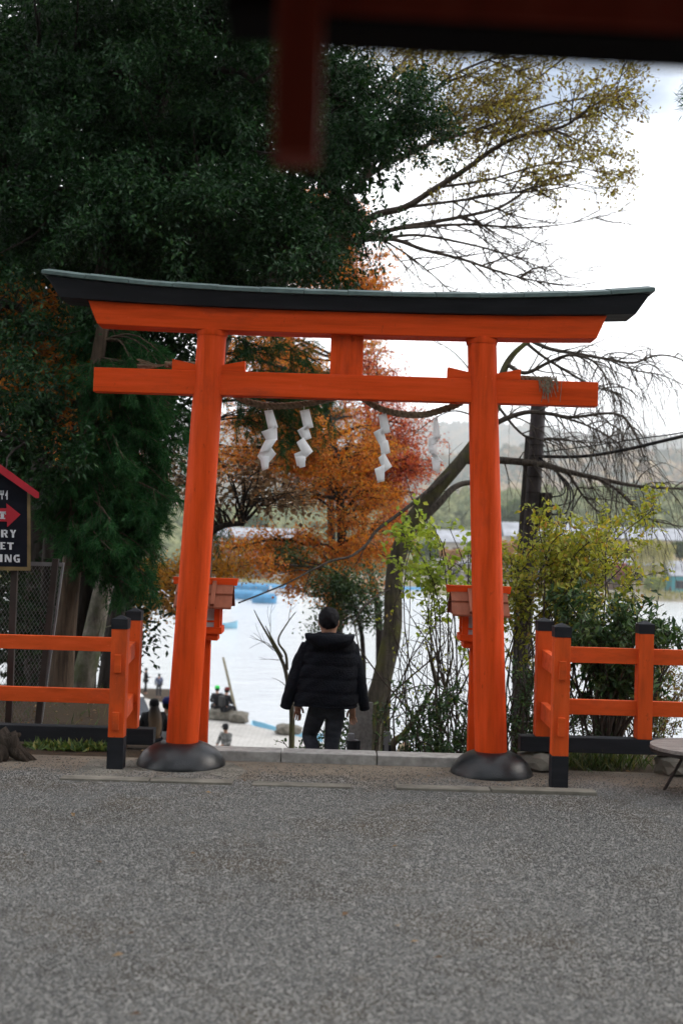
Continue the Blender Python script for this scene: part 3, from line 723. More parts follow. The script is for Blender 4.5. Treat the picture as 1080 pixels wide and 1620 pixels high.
# ================================================================ gate beam close overhead; its unseen roof is added to shade it
gate = thing('gate_with_added_roof', 'dark red gate beam with hanging strut close overhead', 'gate beam', loc=(0.6, 1.2, 0))
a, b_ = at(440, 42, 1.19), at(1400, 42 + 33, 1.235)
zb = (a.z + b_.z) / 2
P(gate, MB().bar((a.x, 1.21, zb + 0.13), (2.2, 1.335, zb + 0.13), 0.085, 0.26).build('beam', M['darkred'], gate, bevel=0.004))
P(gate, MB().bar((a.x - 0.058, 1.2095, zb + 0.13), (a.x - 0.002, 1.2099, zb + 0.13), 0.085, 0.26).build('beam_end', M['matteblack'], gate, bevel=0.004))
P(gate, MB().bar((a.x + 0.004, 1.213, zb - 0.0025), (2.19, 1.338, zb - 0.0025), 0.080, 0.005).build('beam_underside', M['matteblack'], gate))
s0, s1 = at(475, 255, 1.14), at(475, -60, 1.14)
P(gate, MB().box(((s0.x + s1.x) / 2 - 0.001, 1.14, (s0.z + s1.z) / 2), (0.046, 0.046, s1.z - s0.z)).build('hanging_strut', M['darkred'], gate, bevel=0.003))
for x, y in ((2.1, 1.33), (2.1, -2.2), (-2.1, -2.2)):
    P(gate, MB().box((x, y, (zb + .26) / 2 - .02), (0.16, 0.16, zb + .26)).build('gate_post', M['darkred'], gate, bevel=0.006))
for k in range(9):  # roof boards out of view, added to keep beam and strut dark
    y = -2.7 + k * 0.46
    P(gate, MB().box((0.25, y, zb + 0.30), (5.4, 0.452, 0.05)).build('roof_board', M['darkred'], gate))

# ================================================================ notice board on the left
SY = 10.0
sign = thing('notice_board', 'black notice board with small red roof, arrow and white letters', 'sign board', loc=at(-60, 1190, SY))
def sg(u, v, d=0): return at(u, v, SY + d)
M['signblack'] = plain('sign_black', (0.006, 0.007, 0.014), 0.6, 0.12, 0.2, 4, 0)
M['signgold'] = plain('sign_frame_wood', (0.16, 0.115, 0.05), 0.6, 0.3, 0.3, 8, 0.2)
M['signred'] = plain('sign_red', (0.42, 0.012, 0.028), 0.5, 0.4, 0.15, 4, 0.05)
M['signwhite'] = plain('sign_lettering', (0.62, 0.64, 0.68), 0.6, 0.3, 0.05, 4, 0)
M['brownmetal'] = plain('dark_brown_metal', (0.030, 0.022, 0.020), 0.5, 0.4, 0.3, 8, 0.1)
def flat(name, pts, d0, d1, mat, par, **k):
    """flat shape given in the board's plane, real thickness"""
    vs = [sg(u, v, d0) for u, v in pts] + [sg(u, v, d1) for u, v in pts]; n = len(pts)
    m = MB().add(vs, [tuple(range(n)), tuple(reversed(range(n, 2 * n)))] + [(i, i + n, (i + 1) % n + n, (i + 1) % n) for i in range(n)])
    o = m.build(name, mat, par, **k); P(sign, o) if par is sign else None
    return o
flat('panel', [(-162, 896), (46, 900), (44, 778), (-60, 706), (-164, 774)], 0.0, 0.03, M['signblack'], sign)
for nm, pts in (('frame_bar', [(-168, 894), (-168, 900), (49, 903), (49, 897)]), ('frame_bar', [(43.5, 778), (43.5, 897), (49, 897), (48.5, 780)])):
    flat(nm, pts, -0.02, 0.035, M['signgold'], sign)
for nm, pts in (('roof_board', [(-60, 690), (-60, 706), (57, 788), (62, 788), (62, 779)]), ('roof_board', [(-60.5, 690), (-182, 773), (-182, 782), (-177, 782), (-60.5, 706)])):
    flat(nm, pts, -0.10, 0.10, M['signred'], sign)
flat('arrow', [(-120, 805), (11, 804), (10.5, 796), (33, 814), (12, 834), (11.5, 825), (-120, 824)], -0.004, -0.001, M['signred'], sign)
def strokes(name, polys):
    for q in polys: flat(name, q, -0.009, -0.005, M['signwhite'], sign)
def q(x0, y0, x1, y1): return [(x0, y0), (x1, y0 + .03 * (x1 - x0)), (x1, y1 + .03 * (x1 - x0)), (x0, y1)]
strokes('letter', [q(-3, 809, 10, 812.2) , q(1.6, 811, 6.8, 820)]); strokes('letter', [q(8.2, 809, 10, 814), q(-.4, 819, 8.8, 820.8)])
# R Y
strokes('letter', [q(2.2, 838, 6, 850), q(6.4, 838, 10.5, 840), q(9.5, 839, 12.3, 844), q(6.4, 843, 10.5, 845), [(7, 844.6), (9.8, 844.6), (13.2, 850.4), (9.6, 850.4)]])
strokes('letter', [[(16, 838.2), (20, 838.2), (22.4, 844), (20.2, 845.4)], [(23.2, 838.4), (26, 838.5), (22.6, 845.4), (21.2, 843)], q(19.4, 844.6, 22.8, 850.4)])
# E T
strokes('letter', [q(1, 857.6, 4.6, 869), q(4.8, 857.6, 9, 859.4), q(4.8, 862.4, 7.6, 864.2), q(4.8, 867.2, 9.2, 869)])
strokes('letter', [q(11.8, 858, 22.2, 860.4), q(15.2, 860.4, 19, 869.4)])
# I N G
strokes('letter', [q(0.2, 877, 4.4, 889)])
strokes('letter', [q(8, 877.2, 10.6, 889), [(8.4, 877.2), (12.2, 877.2), (18.6, 889.4), (14.8, 889.4)], q(16.6, 877.4, 18.8, 889.4)])
strokes('letter', [[(26, 877.2), (23, 879), (21.6, 883), (23, 887.6), (26, 889.6), (26, 886.6), (25, 883), (26, 880)], q(26.4, 877.4, 31.2, 880.4), q(27.4, 883.6, 32, 885.4), q(28.6, 885, 31.8, 889.6), q(25.8, 888, 29, 889.8)])
# fork and knife
strokes('pictogram', [q(.6, 776, 1.6, 781), q(3, 776, 4.2, 781), q(5.4, 776, 6.6, 781), q(.6, 780.6, 6.6, 783), q(2.8, 783, 4.6, 790)])
strokes('pictogram', [[(11.8, 776), (12.6, 776), (12.6, 790.4), (10.6, 790.4), (10.6, 785), (8.4, 784)]])
for u in (22, -140):
    top, bot = sg(u, 895, 0.05), sg(u, 1160, 0.05)
    zg = float(terr(bot.x, SY + .05))
    P(sign, MB().box((top.x + .01, SY + 0.055, (top.z + zg - .05) / 2 + .3), (0.055, 0.04, top.z - zg + .65)).build('post', M['brownmetal'], sign))

# ================================================================ wire mesh fence on the left
WY = 10.45
wf = thing('wire_mesh_fence', 'rusty leaning wire mesh fence panel behind the notice board', 'wire fence', loc=at(60, 1190, WY))
def wg(u, v, d=0): return at(u, v, WY + d)
M['galv'] = plain('dull_grey_wire', (0.20, 0.20, 0.21), 0.55, 0.4, 0.2, 8, 0, 0.5)
wm = MB()
def wp(s, t):   # s 0..1 left to right, t 0..1 top to bottom; panel leans
    a, b_ = wg(-170, 882), wg(101, 890); c, d = wg(-190, 1172), wg(62, 1172)
    return a.lerp(b_, s).lerp(c.lerp(d, s), t)
NS, NT = 44, 30
for k in range(-NT, NS):
    pa, pb = [], []
    s0, t0 = k / NS, 0.0
    e = 1.0
    a0 = max(0, -k / NT); a1 = min(1, (NS - k) / NT)
    if a1 > a0:
        pts = [wp((k + NT * (a0 + (a1 - a0) * j / 3)) / NS, a0 + (a1 - a0) * j / 3) for j in range(4)]
        wm.tube(pts, 0.0016, 3, False)
        pts = [wp(1 - (k + NT * (a0 + (a1 - a0) * j / 3)) / NS, a0 + (a1 - a0) * j / 3) + Vector((0, .003, 0)) for j in range(4)]
        wm.tube(pts, 0.0016, 3, False)
P(wf, wm.build('wire_mesh', M['galv'], wf))
P(wf, MB().bar(wp(0, 0.012), wp(1.0, 0.012), 0.03, 0.035).build('top_rail', M['galv'], wf))
P(wf, MB().bar(wp(1, 0) + Vector((0, -.01, 0)), wp(1, 1.02) + Vector((0, -.01, 0)), 0.022, 0.02).build('edge_bar', M['galv'], wf))
P(wf, MB().bar(wg(89, 884, -.03), wg(58, 1176, -.03), 0.055, 0.05, (0, 1, 0)).build('post', M['brownmetal'], wf))
P(wf, MB().bar(wg(-110, 884, -.03), wg(-118, 1176, -.03), 0.055, 0.05, (0, 1, 0)).build('post', M['brownmetal'], wf))

# ================================================================ round table, stump, marker post, bollards
tp = at(1108, 1183, 8.35)
tab = thing('round_table', 'round weathered wooden table top at the right edge before the fence', 'table', loc=(tp.x, tp.y, 0))
zt = tp.z
M['oldwood'] = plain('weathered_table_wood', (0.22, 0.19, 0.175), 0.8, 0.2, 0.3, 6, 0.4, stretch=(1, 7, 7))
for k in range(8):     # plank top cut to a disc
    y0, y1 = -0.36 + 0.09 * k + .001, -0.36 + 0.09 * (k + 1) - .001
    pts = []
    for y in [y0 + (y1 - y0) * j / 4 for j in range(5)]: pts.append((math.sqrt(max(0, .36 ** 2 - y * y)), y))
    poly = pts + [(-x, y) for x, y in reversed(pts)]
    poly = [p for i, p in enumerate(poly) if i == 0 or (abs(p[0] - poly[i - 1][0]) + abs(p[1] - poly[i - 1][1])) > 1e-4]
    MB().prism_xy(poly, zt - 0.012, zt + 0.012).build('plank', M['oldwood'], tab)
MB().lathe([(0.345, zt - .04), (0.355, zt - .04), (0.365, zt - .013), (0.345, zt - .013)], 40).build('rim', M['brownmetal'], tab)
for k in range(3):
    a = 2 * math.pi * k / 3 + .6
    MB().tube([(0.1 * math.cos(a), .1 * math.sin(a), zt - .03), (.26 * math.cos(a), .26 * math.sin(a), -0.01)], 0.012, 8).build('leg', M['brownmetal'], tab)
MB().lathe([(0.14, zt - .042), (0.15, zt - .04), (0.15, zt - .03), (0.1, zt - .028)], 24).build('hub_plate', M['brownmetal'], tab)

sp_ = at(8, 1192, 8.9); sb = MB(); r3 = random.Random(9)
M['stumpwood'] = barkmat('dead_root_wood', (0.045, 0.034, 0.026), scale=9)
for k in range(11):
    a = r3.uniform(-.5, 3.6); ln = r3.uniform(.15, .32)
    e = Vector((math.cos(a) * ln, -abs(math.sin(a)) * ln * .5, -0.02)); top = Vector((r3.uniform(-.06, .06), r3.uniform(-.05, .05), r3.uniform(.12, .2)))
    sb.tube([sp_ + Vector((0, 0, 0.02 - sp_.z)) + top, sp_ + Vector((0, 0, .07 - sp_.z)) + e * .45, sp_ * 1 + Vector((0, 0, .01 - sp_.z)) + e], [.06, .045, .012], 7)
sb.tube([sp_ + Vector((-.1, 0, .1 - sp_.z)), sp_ + Vector((0.03, 0, .16 - sp_.z)), sp_ + Vector((.12, -.02, .2 - sp_.z))], [.06, .05, .015], 7)
tag(sb.build('tree_stump', M['stumpwood'], smooth=True), 'gnarled dead root stump at the left edge by the fence', 'stump')

gp = at(572, 1112, 10.95); zb2 = float(terr(gp.x, 10.95)) - .05
mk = MB().rings([[(gp.x - .115, 10.86, z), (gp.x + .105, 10.86, z), (gp.x + .105, 11.04, z2), (gp.x - .115, 11.04, z2)] for z, z2 in ((zb2, zb2), (gp.z - .03, gp.z - .02), (gp.z + .02, gp.z + .0))]).build('stone_marker', plain('speckled_granite', (0.17, 0.165, 0.155), 0.85, 0.3, 0.35, 30, 0.4), bevel=0.008)
tag(mk, 'square grey granite marker post beside the walking person', 'stone post')
M['pipe'] = plain('grey_pipe', (0.17, 0.17, 0.18), 0.5, 0.4, 0.2, 9, 0.1)
for us, vt, Y, lab in (((555, 563), 1160, 10.7, 'pair of grey pipes taped in black in front of the granite marker'), ((612,), 1157, 10.9, 'single grey pipe stub with black sleeve right of the granite marker')):
    p0 = at(us[0], vt, Y); t = thing('pipe_stub', lab, 'pipe', loc=(p0.x, Y, float(terr(p0.x, Y))))
    for k, u in enumerate(us):
        p = at(u, vt + (10 if k else 0), Y); z0 = float(terr(p.x, Y)) - .03
        P(t, MB().lathe([(.034 - .01 * k, z0), (.034 - .01 * k, p.z - .004), (.03 - .01 * k, p.z)], 16, (p.x, Y, 0)).build('pipe', M['pipe'], t, auto=40))
    pm = at((us[0] + us[-1]) / 2, 1175, Y)
    P(t, MB().lathe([(.04 + .022 * (len(us) - 1), pm.z - .09), (.042 + .022 * (len(us) - 1), pm.z - .085), (.042 + .022 * (len(us) - 1), pm.z + (.02 if len(us) > 1 else -.02)), (.034, pm.z + (.024 if len(us) > 1 else -.018))], 16, (pm.x, Y, 0), 1, .75).build('sleeve', M['black'], t, auto=40))
# ================================================================ vegetation
def unit(a): return a / np.maximum(1e-9, np.linalg.norm(a, axis=-1, keepdims=True))

def leaf_object(name, cen, ax, nrm, L, W, mat, parent=None, fold=0.18, bend=0.0):
    """every leaf a folded diamond of its own"""
    cen = np.asarray(cen, float); N = len(cen)
    ax = unit(ax); nrm = unit(nrm - ax * np.sum(nrm * ax, -1, keepdims=True)); side = np.cross(nrm, ax)
    L = np.broadcast_to(np.asarray(L, float), (N,))[:, None]; W = np.broadcast_to(np.asarray(W, float), (N,))[:, None]
    b = cen - ax * L * 0.5; t = cen + ax * L * 0.5 - nrm * bend * L
    m = cen - ax * L * 0.06
    l_, r_ = m - side * W * 0.5 + nrm * fold * W, m + side * W * 0.5 + nrm * fold * W
    v = np.stack([b, r_, t, l_], 1).reshape(-1, 3)
    f = np.arange(N * 4).reshape(-1, 4)
    return link(name, npmesh(name, v, f), mat, parent)

def lobe_points(g, lobes, density, shell=0.5, bough=0):
    """clump centres in ellipsoids (c, rx, ry, rz)"""
    out, nor = [], []
    for c, rx, ry, rz in lobes:
        n = max(1, int(density * (rx * ry + ry * rz + rx * rz)))
        d = unit(g.normal(size=(n, 3))); r = g.uniform(shell, 1.0, (n, 1)) * (1 + 0.16 * g.normal(size=(n, 1)))
        if bough:      # clumps gather on separate flattened boughs with dark gaps between
            kb = max(4, n // bough); db = unit(g.normal(size=(kb, 3))); rb = g.uniform(shell, 1.0, (kb, 1)); pb = db * rb * np.array([rx, ry, rz])
            idx = g.integers(0, kb, n); o = g.normal(size=(n, 3)) * np.array([.26, .26, .075]); o[:, 2] -= .28 * np.sum(o[:, :2] ** 2, 1) / .26
            out.append(pb[idx] + o + np.array(c)); nor.append(db[idx]); continue
        p = d * r * np.array([rx, ry, rz]); out.append(p + np.array(c)); nor.append(d)
    return np.concatenate(out), np.concatenate(nor)

def lobe(u, v, Y, ru, rv, ry=None):
    """lobe seen at u, v with half extents in photo pixels, at its real distance"""
    k = Y / FPX; c = at(u, v, Y)
    return ((c.x, c.y, c.z), ru * k, ry if ry else max(ru, rv) * k * 0.8, rv * k)

def clump_leaves(g, pts, nor, per, spread, down=0.2, out=0.8, up=0.9, flat=1.0):
    n = len(pts); o = g.normal(size=(n, per, 3)) * spread * np.array([1, 1, flat])
    cen = (pts[:, None] + o).reshape(-1, 3)
    ax = unit(o) * 0.6 + nor[:, None] * out * 0.5 + g.normal(size=(n, per, 3)) * 0.55; ax[..., 2] -= down
    nr = g.normal(size=(n, per, 3)) * 0.6 + nor[:, None] * 0.4; nr[..., 2] += up
    return cen, ax.reshape(-1, 3), nr.reshape(-1, 3)

def bezier_path(rs, a, b, n=6, sag=0.0, wob=0.06):
    a, b = Vector(a), Vector(b); d = (b - a).length; pts = []
    o1 = Vector((rs.gauss(0, 1), rs.gauss(0, 1), rs.gauss(0, 1))) * d * wob; o2 = Vector((rs.gauss(0, 1), rs.gauss(0, 1), rs.gauss(0, 1))) * d * wob
    for i in range(n + 1):
        t = i / n; p = a.lerp(b, t) + o1 * math.sin(math.pi * t) + o2 * math.sin(2 * math.pi * t) * .5
        p.z += sag * d * math.sin(math.pi * t); pts.append(p)
    return pts

def taper(r0, r1, n, pw=1.0): return [r0 + (r1 - r0) * (i / (n - 1)) ** pw for i in range(n)]

def spline(pts, sub=5):
    P_ = [Vector(p) for p in pts]; out = []
    for i in range(len(P_) - 1):
        p0, p1, p2, p3 = P_[max(i - 1, 0)], P_[i], P_[i + 1], P_[min(i + 2, len(P_) - 1)]
        for k in range(sub):
            t = k / sub
            out.append(0.5 * ((2 * p1) + (p2 - p0) * t + (2 * p0 - 5 * p1 + 4 * p2 - p3) * t * t + (3 * p1 - p0 - 3 * p2 + p3) * t ** 3))
    out.append(P_[-1]); return out

def grow(rs, parents, dens, ln, ang, t0=0.15, bias=(0, 0, 0), wander=0.12, seg=5, grav=0.0, r=0.01, r1=0.003, taperlen=True):
    """side branches along every parent path"""
    out = []; bias = Vector(bias)
    for pts, ra, rb in parents:
        L_ = sum((pts[i + 1] - pts[i]).length for i in range(len(pts) - 1))
        n = int(dens * L_ * (1 - t0) + rs.random())
        for _ in range(n):
            t = rs.uniform(t0, 1.0); f = t * (len(pts) - 1); i = min(int(f), len(pts) - 2)
            p = pts[i].lerp(pts[i + 1], f - i); d = (pts[i + 1] - pts[i]).normalized()
            o = d.orthogonal(); o.rotate(Matrix.Rotation(rs.uniform(0, 2 * math.pi), 3, d))
            a = R(rs.uniform(*ang)); q = (d * math.cos(a) + o * math.sin(a) + bias).normalized()
            l_ = rs.uniform(*ln) * (1.15 - 0.6 * t if taperlen else 1)
            path = [p.copy()]; cur = p.copy()
            for k in range(seg):
                q = (q + Vector((rs.gauss(0, wander), rs.gauss(0, wander), rs.gauss(0, wander) - grav))).normalized()
                cur = cur + q * (l_ / seg); path.append(cur.copy())
            rp_ = ra + (rb - ra) * t
            out.append((path, min(r, rp_ * 0.7), min(r1, rp_ * 0.5)))
    return out

def tubes(mb, paths, sides, pw=1.0):
    for pts, ra, rb in paths: mb.tube(pts, taper(ra, rb, len(pts), pw), sides, False)

def along(g, paths, per_m, jit=0.02):
    """leaf positions and directions along twigs"""
    P_, D_ = [], []
    for pts, _, _ in paths:
        for i in range(len(pts) - 1):
            a, b = np.array(pts[i]), np.array(pts[i + 1]); d = b - a; L_ = np.linalg.norm(d)
            k = int(L_ * per_m + g.random())
            if k:
                t = g.random((k, 1)); P_.append(a + d * t + g.normal(size=(k, 3)) * jit); D_.append(np.repeat(d[None] / L_, k, 0))
    return (np.concatenate(P_), np.concatenate(D_)) if P_ else (np.zeros((0, 3)), np.zeros((0, 3)))

def twig_leaves(g, paths, per_m, jit, down=0.3, up=0.7):
    p, d = along(g, paths, per_m, jit)
    ax = d * 0.5 + g.normal(size=p.shape) * 0.6; ax[:, 2] -= down
    nr = g.normal(size=p.shape) * 0.6; nr[:, 2] += up
    return p, ax, nr

# leaf materials
LM = {}
LM['ever'] = leafmat('glossy_evergreen_leaves', [(0, (0.005, 0.022, 0.007)), (0.5, (0.011, 0.042, 0.013)), (0.85, (0.022, 0.068, 0.020)), (1, (0.04, 0.095, 0.028))], 0.45, 0.18, None, 0.2)
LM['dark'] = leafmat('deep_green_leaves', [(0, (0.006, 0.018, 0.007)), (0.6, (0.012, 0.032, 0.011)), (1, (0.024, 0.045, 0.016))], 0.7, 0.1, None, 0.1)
LM['needle'] = leafmat('drooping_needles', [(0, (0.008, 0.038, 0.012)), (0.5, (0.015, 0.075, 0.022)), (1, (0.04, 0.12, 0.032))], 0.6, 0.2, None, 0.12)
LM['orange'] = leafmat('orange_maple_leaves', [(0, (0.30, 0.08, 0.012)), (0.35, (0.55, 0.17, 0.018)), (0.7, (0.62, 0.26, 0.03)), (0.9, (0.50, 0.28, 0.05)), (1, (0.20, 0.16, 0.04))], 0.55, 0.5, (1.4, 1.25, 0.8))
LM['redmaple'] = leafmat('red_maple_leaves', [(0, (0.26, 0.035, 0.018)), (0.5, (0.50, 0.085, 0.03)), (0.8, (0.55, 0.16, 0.035)), (1, (0.55, 0.20, 0.05))], 0.55, 0.45, (1.4, 1.1, 0.9))
LM['gold'] = leafmat('golden_leaves', [(0, (0.36, 0.15, 0.015)), (0.6, (0.50, 0.26, 0.03)), (1, (0.32, 0.22, 0.05))], 0.55, 0.45)
LM['olive'] = leafmat('yellowing_zelkova_leaves', [(0, (0.09, 0.055, 0.02)), (0.3, (0.16, 0.11, 0.022)), (0.65, (0.22, 0.19, 0.035)), (1, (0.28, 0.26, 0.06))], 0.5, 0.5, (1.5, 1.4, 0.8))
LM['lime'] = leafmat('yellow_green_leaves', [(0, (0.14, 0.17, 0.02)), (0.4, (0.27, 0.30, 0.035)), (0.75, (0.40, 0.40, 0.05)), (0.93, (0.44, 0.33, 0.05)), (1, (0.30, 0.15, 0.04))], 0.5, 0.45, (1.4, 1.35, 0.8))
LM['fresh'] = leafmat('fresh_green_leaves', [(0, (0.18, 0.27, 0.03)), (0.6, (0.32, 0.42, 0.05)), (1, (0.46, 0.50, 0.10))], 0.5, 0.45, (1.4, 1.35, 0.8))
LM['brown'] = leafmat('withered_brown_leaves', [(0, (0.09, 0.05, 0.026)), (0.6, (0.19, 0.115, 0.055)), (1, (0.32, 0.22, 0.12))], 0.8, 0.25, (1.3, 1.1, 0.9))
LM['shrub'] = leafmat('dark_glossy_shrub_leaves', [(0, (0.014, 0.040, 0.014)), (0.5, (0.034, 0.082, 0.024)), (0.85, (0.07, 0.13, 0.038)), (1, (0.13, 0.18, 0.06))], 0.4, 0.2, None, .35)
LM['grass'] = leafmat('grass_blades', [(0, (0.02, 0.045, 0.012)), (0.6, (0.05, 0.085, 0.022)), (1, (0.12, 0.11, 0.04))], 0.6, 0.3)
LM['willow'] = leafmat('yellow_willow_leaves', [(0, (0.16, 0.17, 0.05)), (1, (0.38, 0.34, 0.13))], 0.6, 0.35)
BK = {}
BK['cedar'] = barkmat('cedar_bark', (0.085, 0.060, 0.042), scale=9, stretch=(4, 4, 0.35))
BK['dark'] = barkmat('dark_bark', (0.032, 0.026, 0.022))
BK['moss'] = barkmat('mossy_cherry_bark', (0.085, 0.072, 0.055), (0.105, 0.105, 0.030), 7)
BK['pale'] = barkmat('pale_patchy_bark', (0.16, 0.145, 0.12), (0.055, 0.07, 0.025), 5, (2, 2, 0.8))
BK['twig'] = barkmat('twig_bark', (0.060, 0.046, 0.036))
BK['zelk'] = barkmat('grey_brown_bark', (0.095, 0.075, 0.060))
BK['cherrytwig'] = barkmat('weathered_cherry_branches', (0.085, 0.070, 0.058), None, 9)

def tree(name, label, cat, base, group=None):
    t = thing(name, label, cat, group, base); return t
def K(t, o):
    if o.name.split('.')[0] in ('twig', 'branch', 'stem', 'crown', 'foliage') or (o.name.startswith('limb') and len(o.data.vertices) > 700): o['kind'] = 'stuff'
    o.matrix_parent_inverse = Matrix.Translation(-Vector(t.location))
    return o

def bushy(name, label, trunk, lobes, bark, leafm, per=40, dens=60, spread=0.16, L=(0.06, 0.10), wr=0.42, seed=1, shell=0.45, cat='tree', group=None, limbs=40, r0=0.12, down=0.25, up=0.8, flat=1.0, needles=False, bough=0):
    g = np.random.default_rng(seed); rs = random.Random(seed)
    tp = spline(trunk, 4); t = tree(name, label, cat, tp[0], group)
    K(t, MB().tube(tp, taper(r0, r0 * 0.45, len(tp)), 12).build('trunk', bark, t, smooth=True))
    pts, nor = lobe_points(g, lobes, dens, shell, bough)
    mb = MB(); br = []
    for c, rx, ry, rz in lobes:
        q = min(tp[len(tp) // 3:], key=lambda p: (p - Vector(c)).length)
        pa = bezier_path(rs, q, c, 7, 0.05); mb.tube(pa, taper(r0 * 0.4, r0 * 0.15, len(pa)), 7, False); br.append((pa, 0, 0))
    heads = [p for pa, _, _ in br for p in pa[2:]]
    for i in rs.sample(range(len(pts)), min(limbs, len(pts))):
        p = Vector(pts[i]); q = min(heads, key=lambda h: (h - p).length)
        pa = bezier_path(rs, q, p, 5, -0.02); mb.tube(pa, taper(r0 * 0.13, 0.004, len(pa)), 5, False)
    K(t, mb.build('limb', bark, t, smooth=True))
    cen, ax, nr = clump_leaves(g, pts, nor, per, spread, down, 0.8, up, flat)
    n = len(cen); LL = g.uniform(L[0], L[1], n)
    if needles:
        ax = ax * 0.45; ax[:, 2] -= 0.9
        K(t, leaf_object('crown', cen, ax, g.normal(size=(n, 3)), LL, LL * wr, leafm, t, 0.0, 0.0))
    else:
        K(t, leaf_object('crown', cen, ax, nr, LL, LL * wr, leafm, t))
    return t

def gz(u, Y):
    """ground point under photo column u at distance Y"""
    x = at(u, 1150, Y).x
    return Vector((x, Y, float(terr(x, Y)) - 0.08))

# ---- dense broadleaf evergreen that fills the upper left
E1 = 13.2
bushy('evergreen_tree', 'huge dark glossy evergreen filling the upper left above the torii', [gz(128, E1), at(132, 900, E1), at(136, 600, E1), at(175, 400, E1), at(240, 200, E1 + .3), at(300, 20, E1)],
      [lobe(60, 90, E1, 170, 150), lobe(250, 120, E1, 170, 150), lobe(400, 130, E1 - .4, 140, 130), lobe(560, 170, E1 + .3, 95, 95), lobe(635, 175, E1 + .2, 55, 85), lobe(600, 110, E1 + .4, 60, 50), lobe(330, 300, E1 - .6, 150, 110), lobe(120, 300, E1 - .3, 160, 130),
       lobe(470, 340, E1, 120, 95), lobe(560, 330, E1, 55, 50), lobe(250, 420, E1 + .5, 180, 60), lobe(420, 420, E1 + .3, 110, 40), lobe(500, 410, E1, 60, 40), lobe(-80, 250, E1, 150, 260), lobe(250, -40, E1, 300, 90)],
      BK['dark'], LM['ever'], per=66, dens=80, spread=0.085, L=(0.045, 0.088), wr=0.40, seed=11, limbs=140, r0=0.17, bough=13)
bushy('evergreen_tree', 'dark broadleaf evergreen low at the left edge above the notice board', [gz(-120, 12), at(-100, 900, 12), at(-60, 600, 12), at(0, 480, 12)],
      [lobe(40, 700, 11.6, 80, 55), lobe(0, 600, 11.8, 90, 80), lobe(60, 520, 12.4, 70, 60), lobe(-40, 480, 12, 80, 100), lobe(90, 660, 11.9, 40, 40)],
      BK['dark'], LM['ever'], per=50, dens=90, spread=0.08, L=(0.05, 0.09), wr=0.42, seed=12, limbs=40, r0=0.12, bough=10)
# ---- deep wood behind
bushy('evergreen_tree', 'shadowed tree deep in the wood left of the torii', [gz(30, 19), at(35, 800, 19), at(40, 500, 19)],
      [lobe(30, 560, 19, 130, 140), lobe(60, 800, 19, 110, 130), lobe(40, 960, 18.5, 110, 90), lobe(150, 480, 20, 110, 90), lobe(-20, 360, 19.5, 150, 140)],
      BK['dark'], LM['dark'], per=46, dens=30, spread=0.26, L=(0.09, 0.16), wr=0.5, seed=13, limbs=30, r0=0.2)
bushy('evergreen_tree', 'dark tree behind the cedars, seen left of the left pillar', [gz(200, 17.5), at(200, 800, 17.5), at(210, 500, 17.5)],
      [lobe(210, 560, 18, 110, 120), lobe(140, 760, 18, 90, 150), lobe(100, 980, 16, 90, 70), lobe(200, 990, 16.5, 30, 60), lobe(260, 420, 18, 130, 90), lobe(275, 560, 18, 55, 70), lobe(280, 660, 18, 30, 60)],
      BK['dark'], LM['dark'], per=46, dens=34, spread=0.24, L=(0.08, 0.14), wr=0.5, seed=14, limbs=30, r0=0.16)
bushy('evergreen_tree', 'dense shadowed crown behind the huge evergreen at upper left', [gz(60, 17), at(70, 700, 17), at(150, 400, 17), at(250, 150, 17)],
      [lobe(40, 150, 17, 170, 190), lobe(230, 130, 17, 150, 170), lobe(400, 160, 17, 130, 150), lobe(530, 200, 17, 80, 110), lobe(300, 340, 17, 170, 110), lobe(120, 400, 17, 120, 90), lobe(460, 370, 17, 90, 70)],
      BK['dark'], LM['dark'], per=44, dens=26, spread=0.24, L=(0.12, 0.2), wr=0.55, seed=15, limbs=30, r0=0.2, shell=.2)
# ---- cedars with long drooping needles
C1 = 12.3
def conifer(label, trunk, lobes, bark, seed, n_tips, r0, L=(0.06, 0.12), per=210, l1=(0.22, 0.5)):
    """drooping sprays: boughs run from the trunk into the lobes, twigs hang from them, needles stand along the twigs"""
    g = np.random.default_rng(seed); rs = random.Random(seed); tp = spline(trunk, 5); t = tree('cedar_tree', label, 'tree', tp[0])
    K(t, MB().tube(tp, taper(r0, r0 * .4, len(tp)), 14).build('trunk', bark, t, smooth=True))
    pts, _ = lobe_points(g, lobes, n_tips, 0.25); m0 = []
    for p in pts:
        p = Vector(p); q = min(tp[2:], key=lambda h: (h - p).length + 1.2 * abs(h.z - p.z - .3)); m0.append((bezier_path(rs, q, p, 6, 0.16, 0.04), 0.013, 0.004))
    s1 = grow(rs, m0, 7.5, l1, (20, 60), 0.35, (0, -.08, -0.30), 0.08, 5, 0.10, 0.005, 0.002)
    s2 = grow(rs, s1, 6.0, (0.10, 0.24), (20, 50), 0.15, (0, -.05, -0.25), 0.08, 3, 0.10, 0.003, 0.0015)
    mb = MB(); tubes(mb, m0, 5); K(t, mb.build('branch', bark, t)); mb = MB(); tubes(mb, s1, 3); K(t, mb.build('twig', bark, t))
    a, da = along(g, s1, per, .008); b, db = along(g, s2, per, .008); p, d = np.concatenate([a, b]), np.concatenate([da, db])
    ax = d * 0.75 + g.normal(size=p.shape) * 0.42; ax[:, 2] -= 0.18; ax = unit(ax); LL = g.uniform(L[0], L[1], len(p)); print('needles', len(p))
    K(t, leaf_object('crown', p + ax * (LL * .5)[:, None], ax, g.normal(size=p.shape), LL, .0075, LM['needle'], t, 0.0, 0.06)); return t
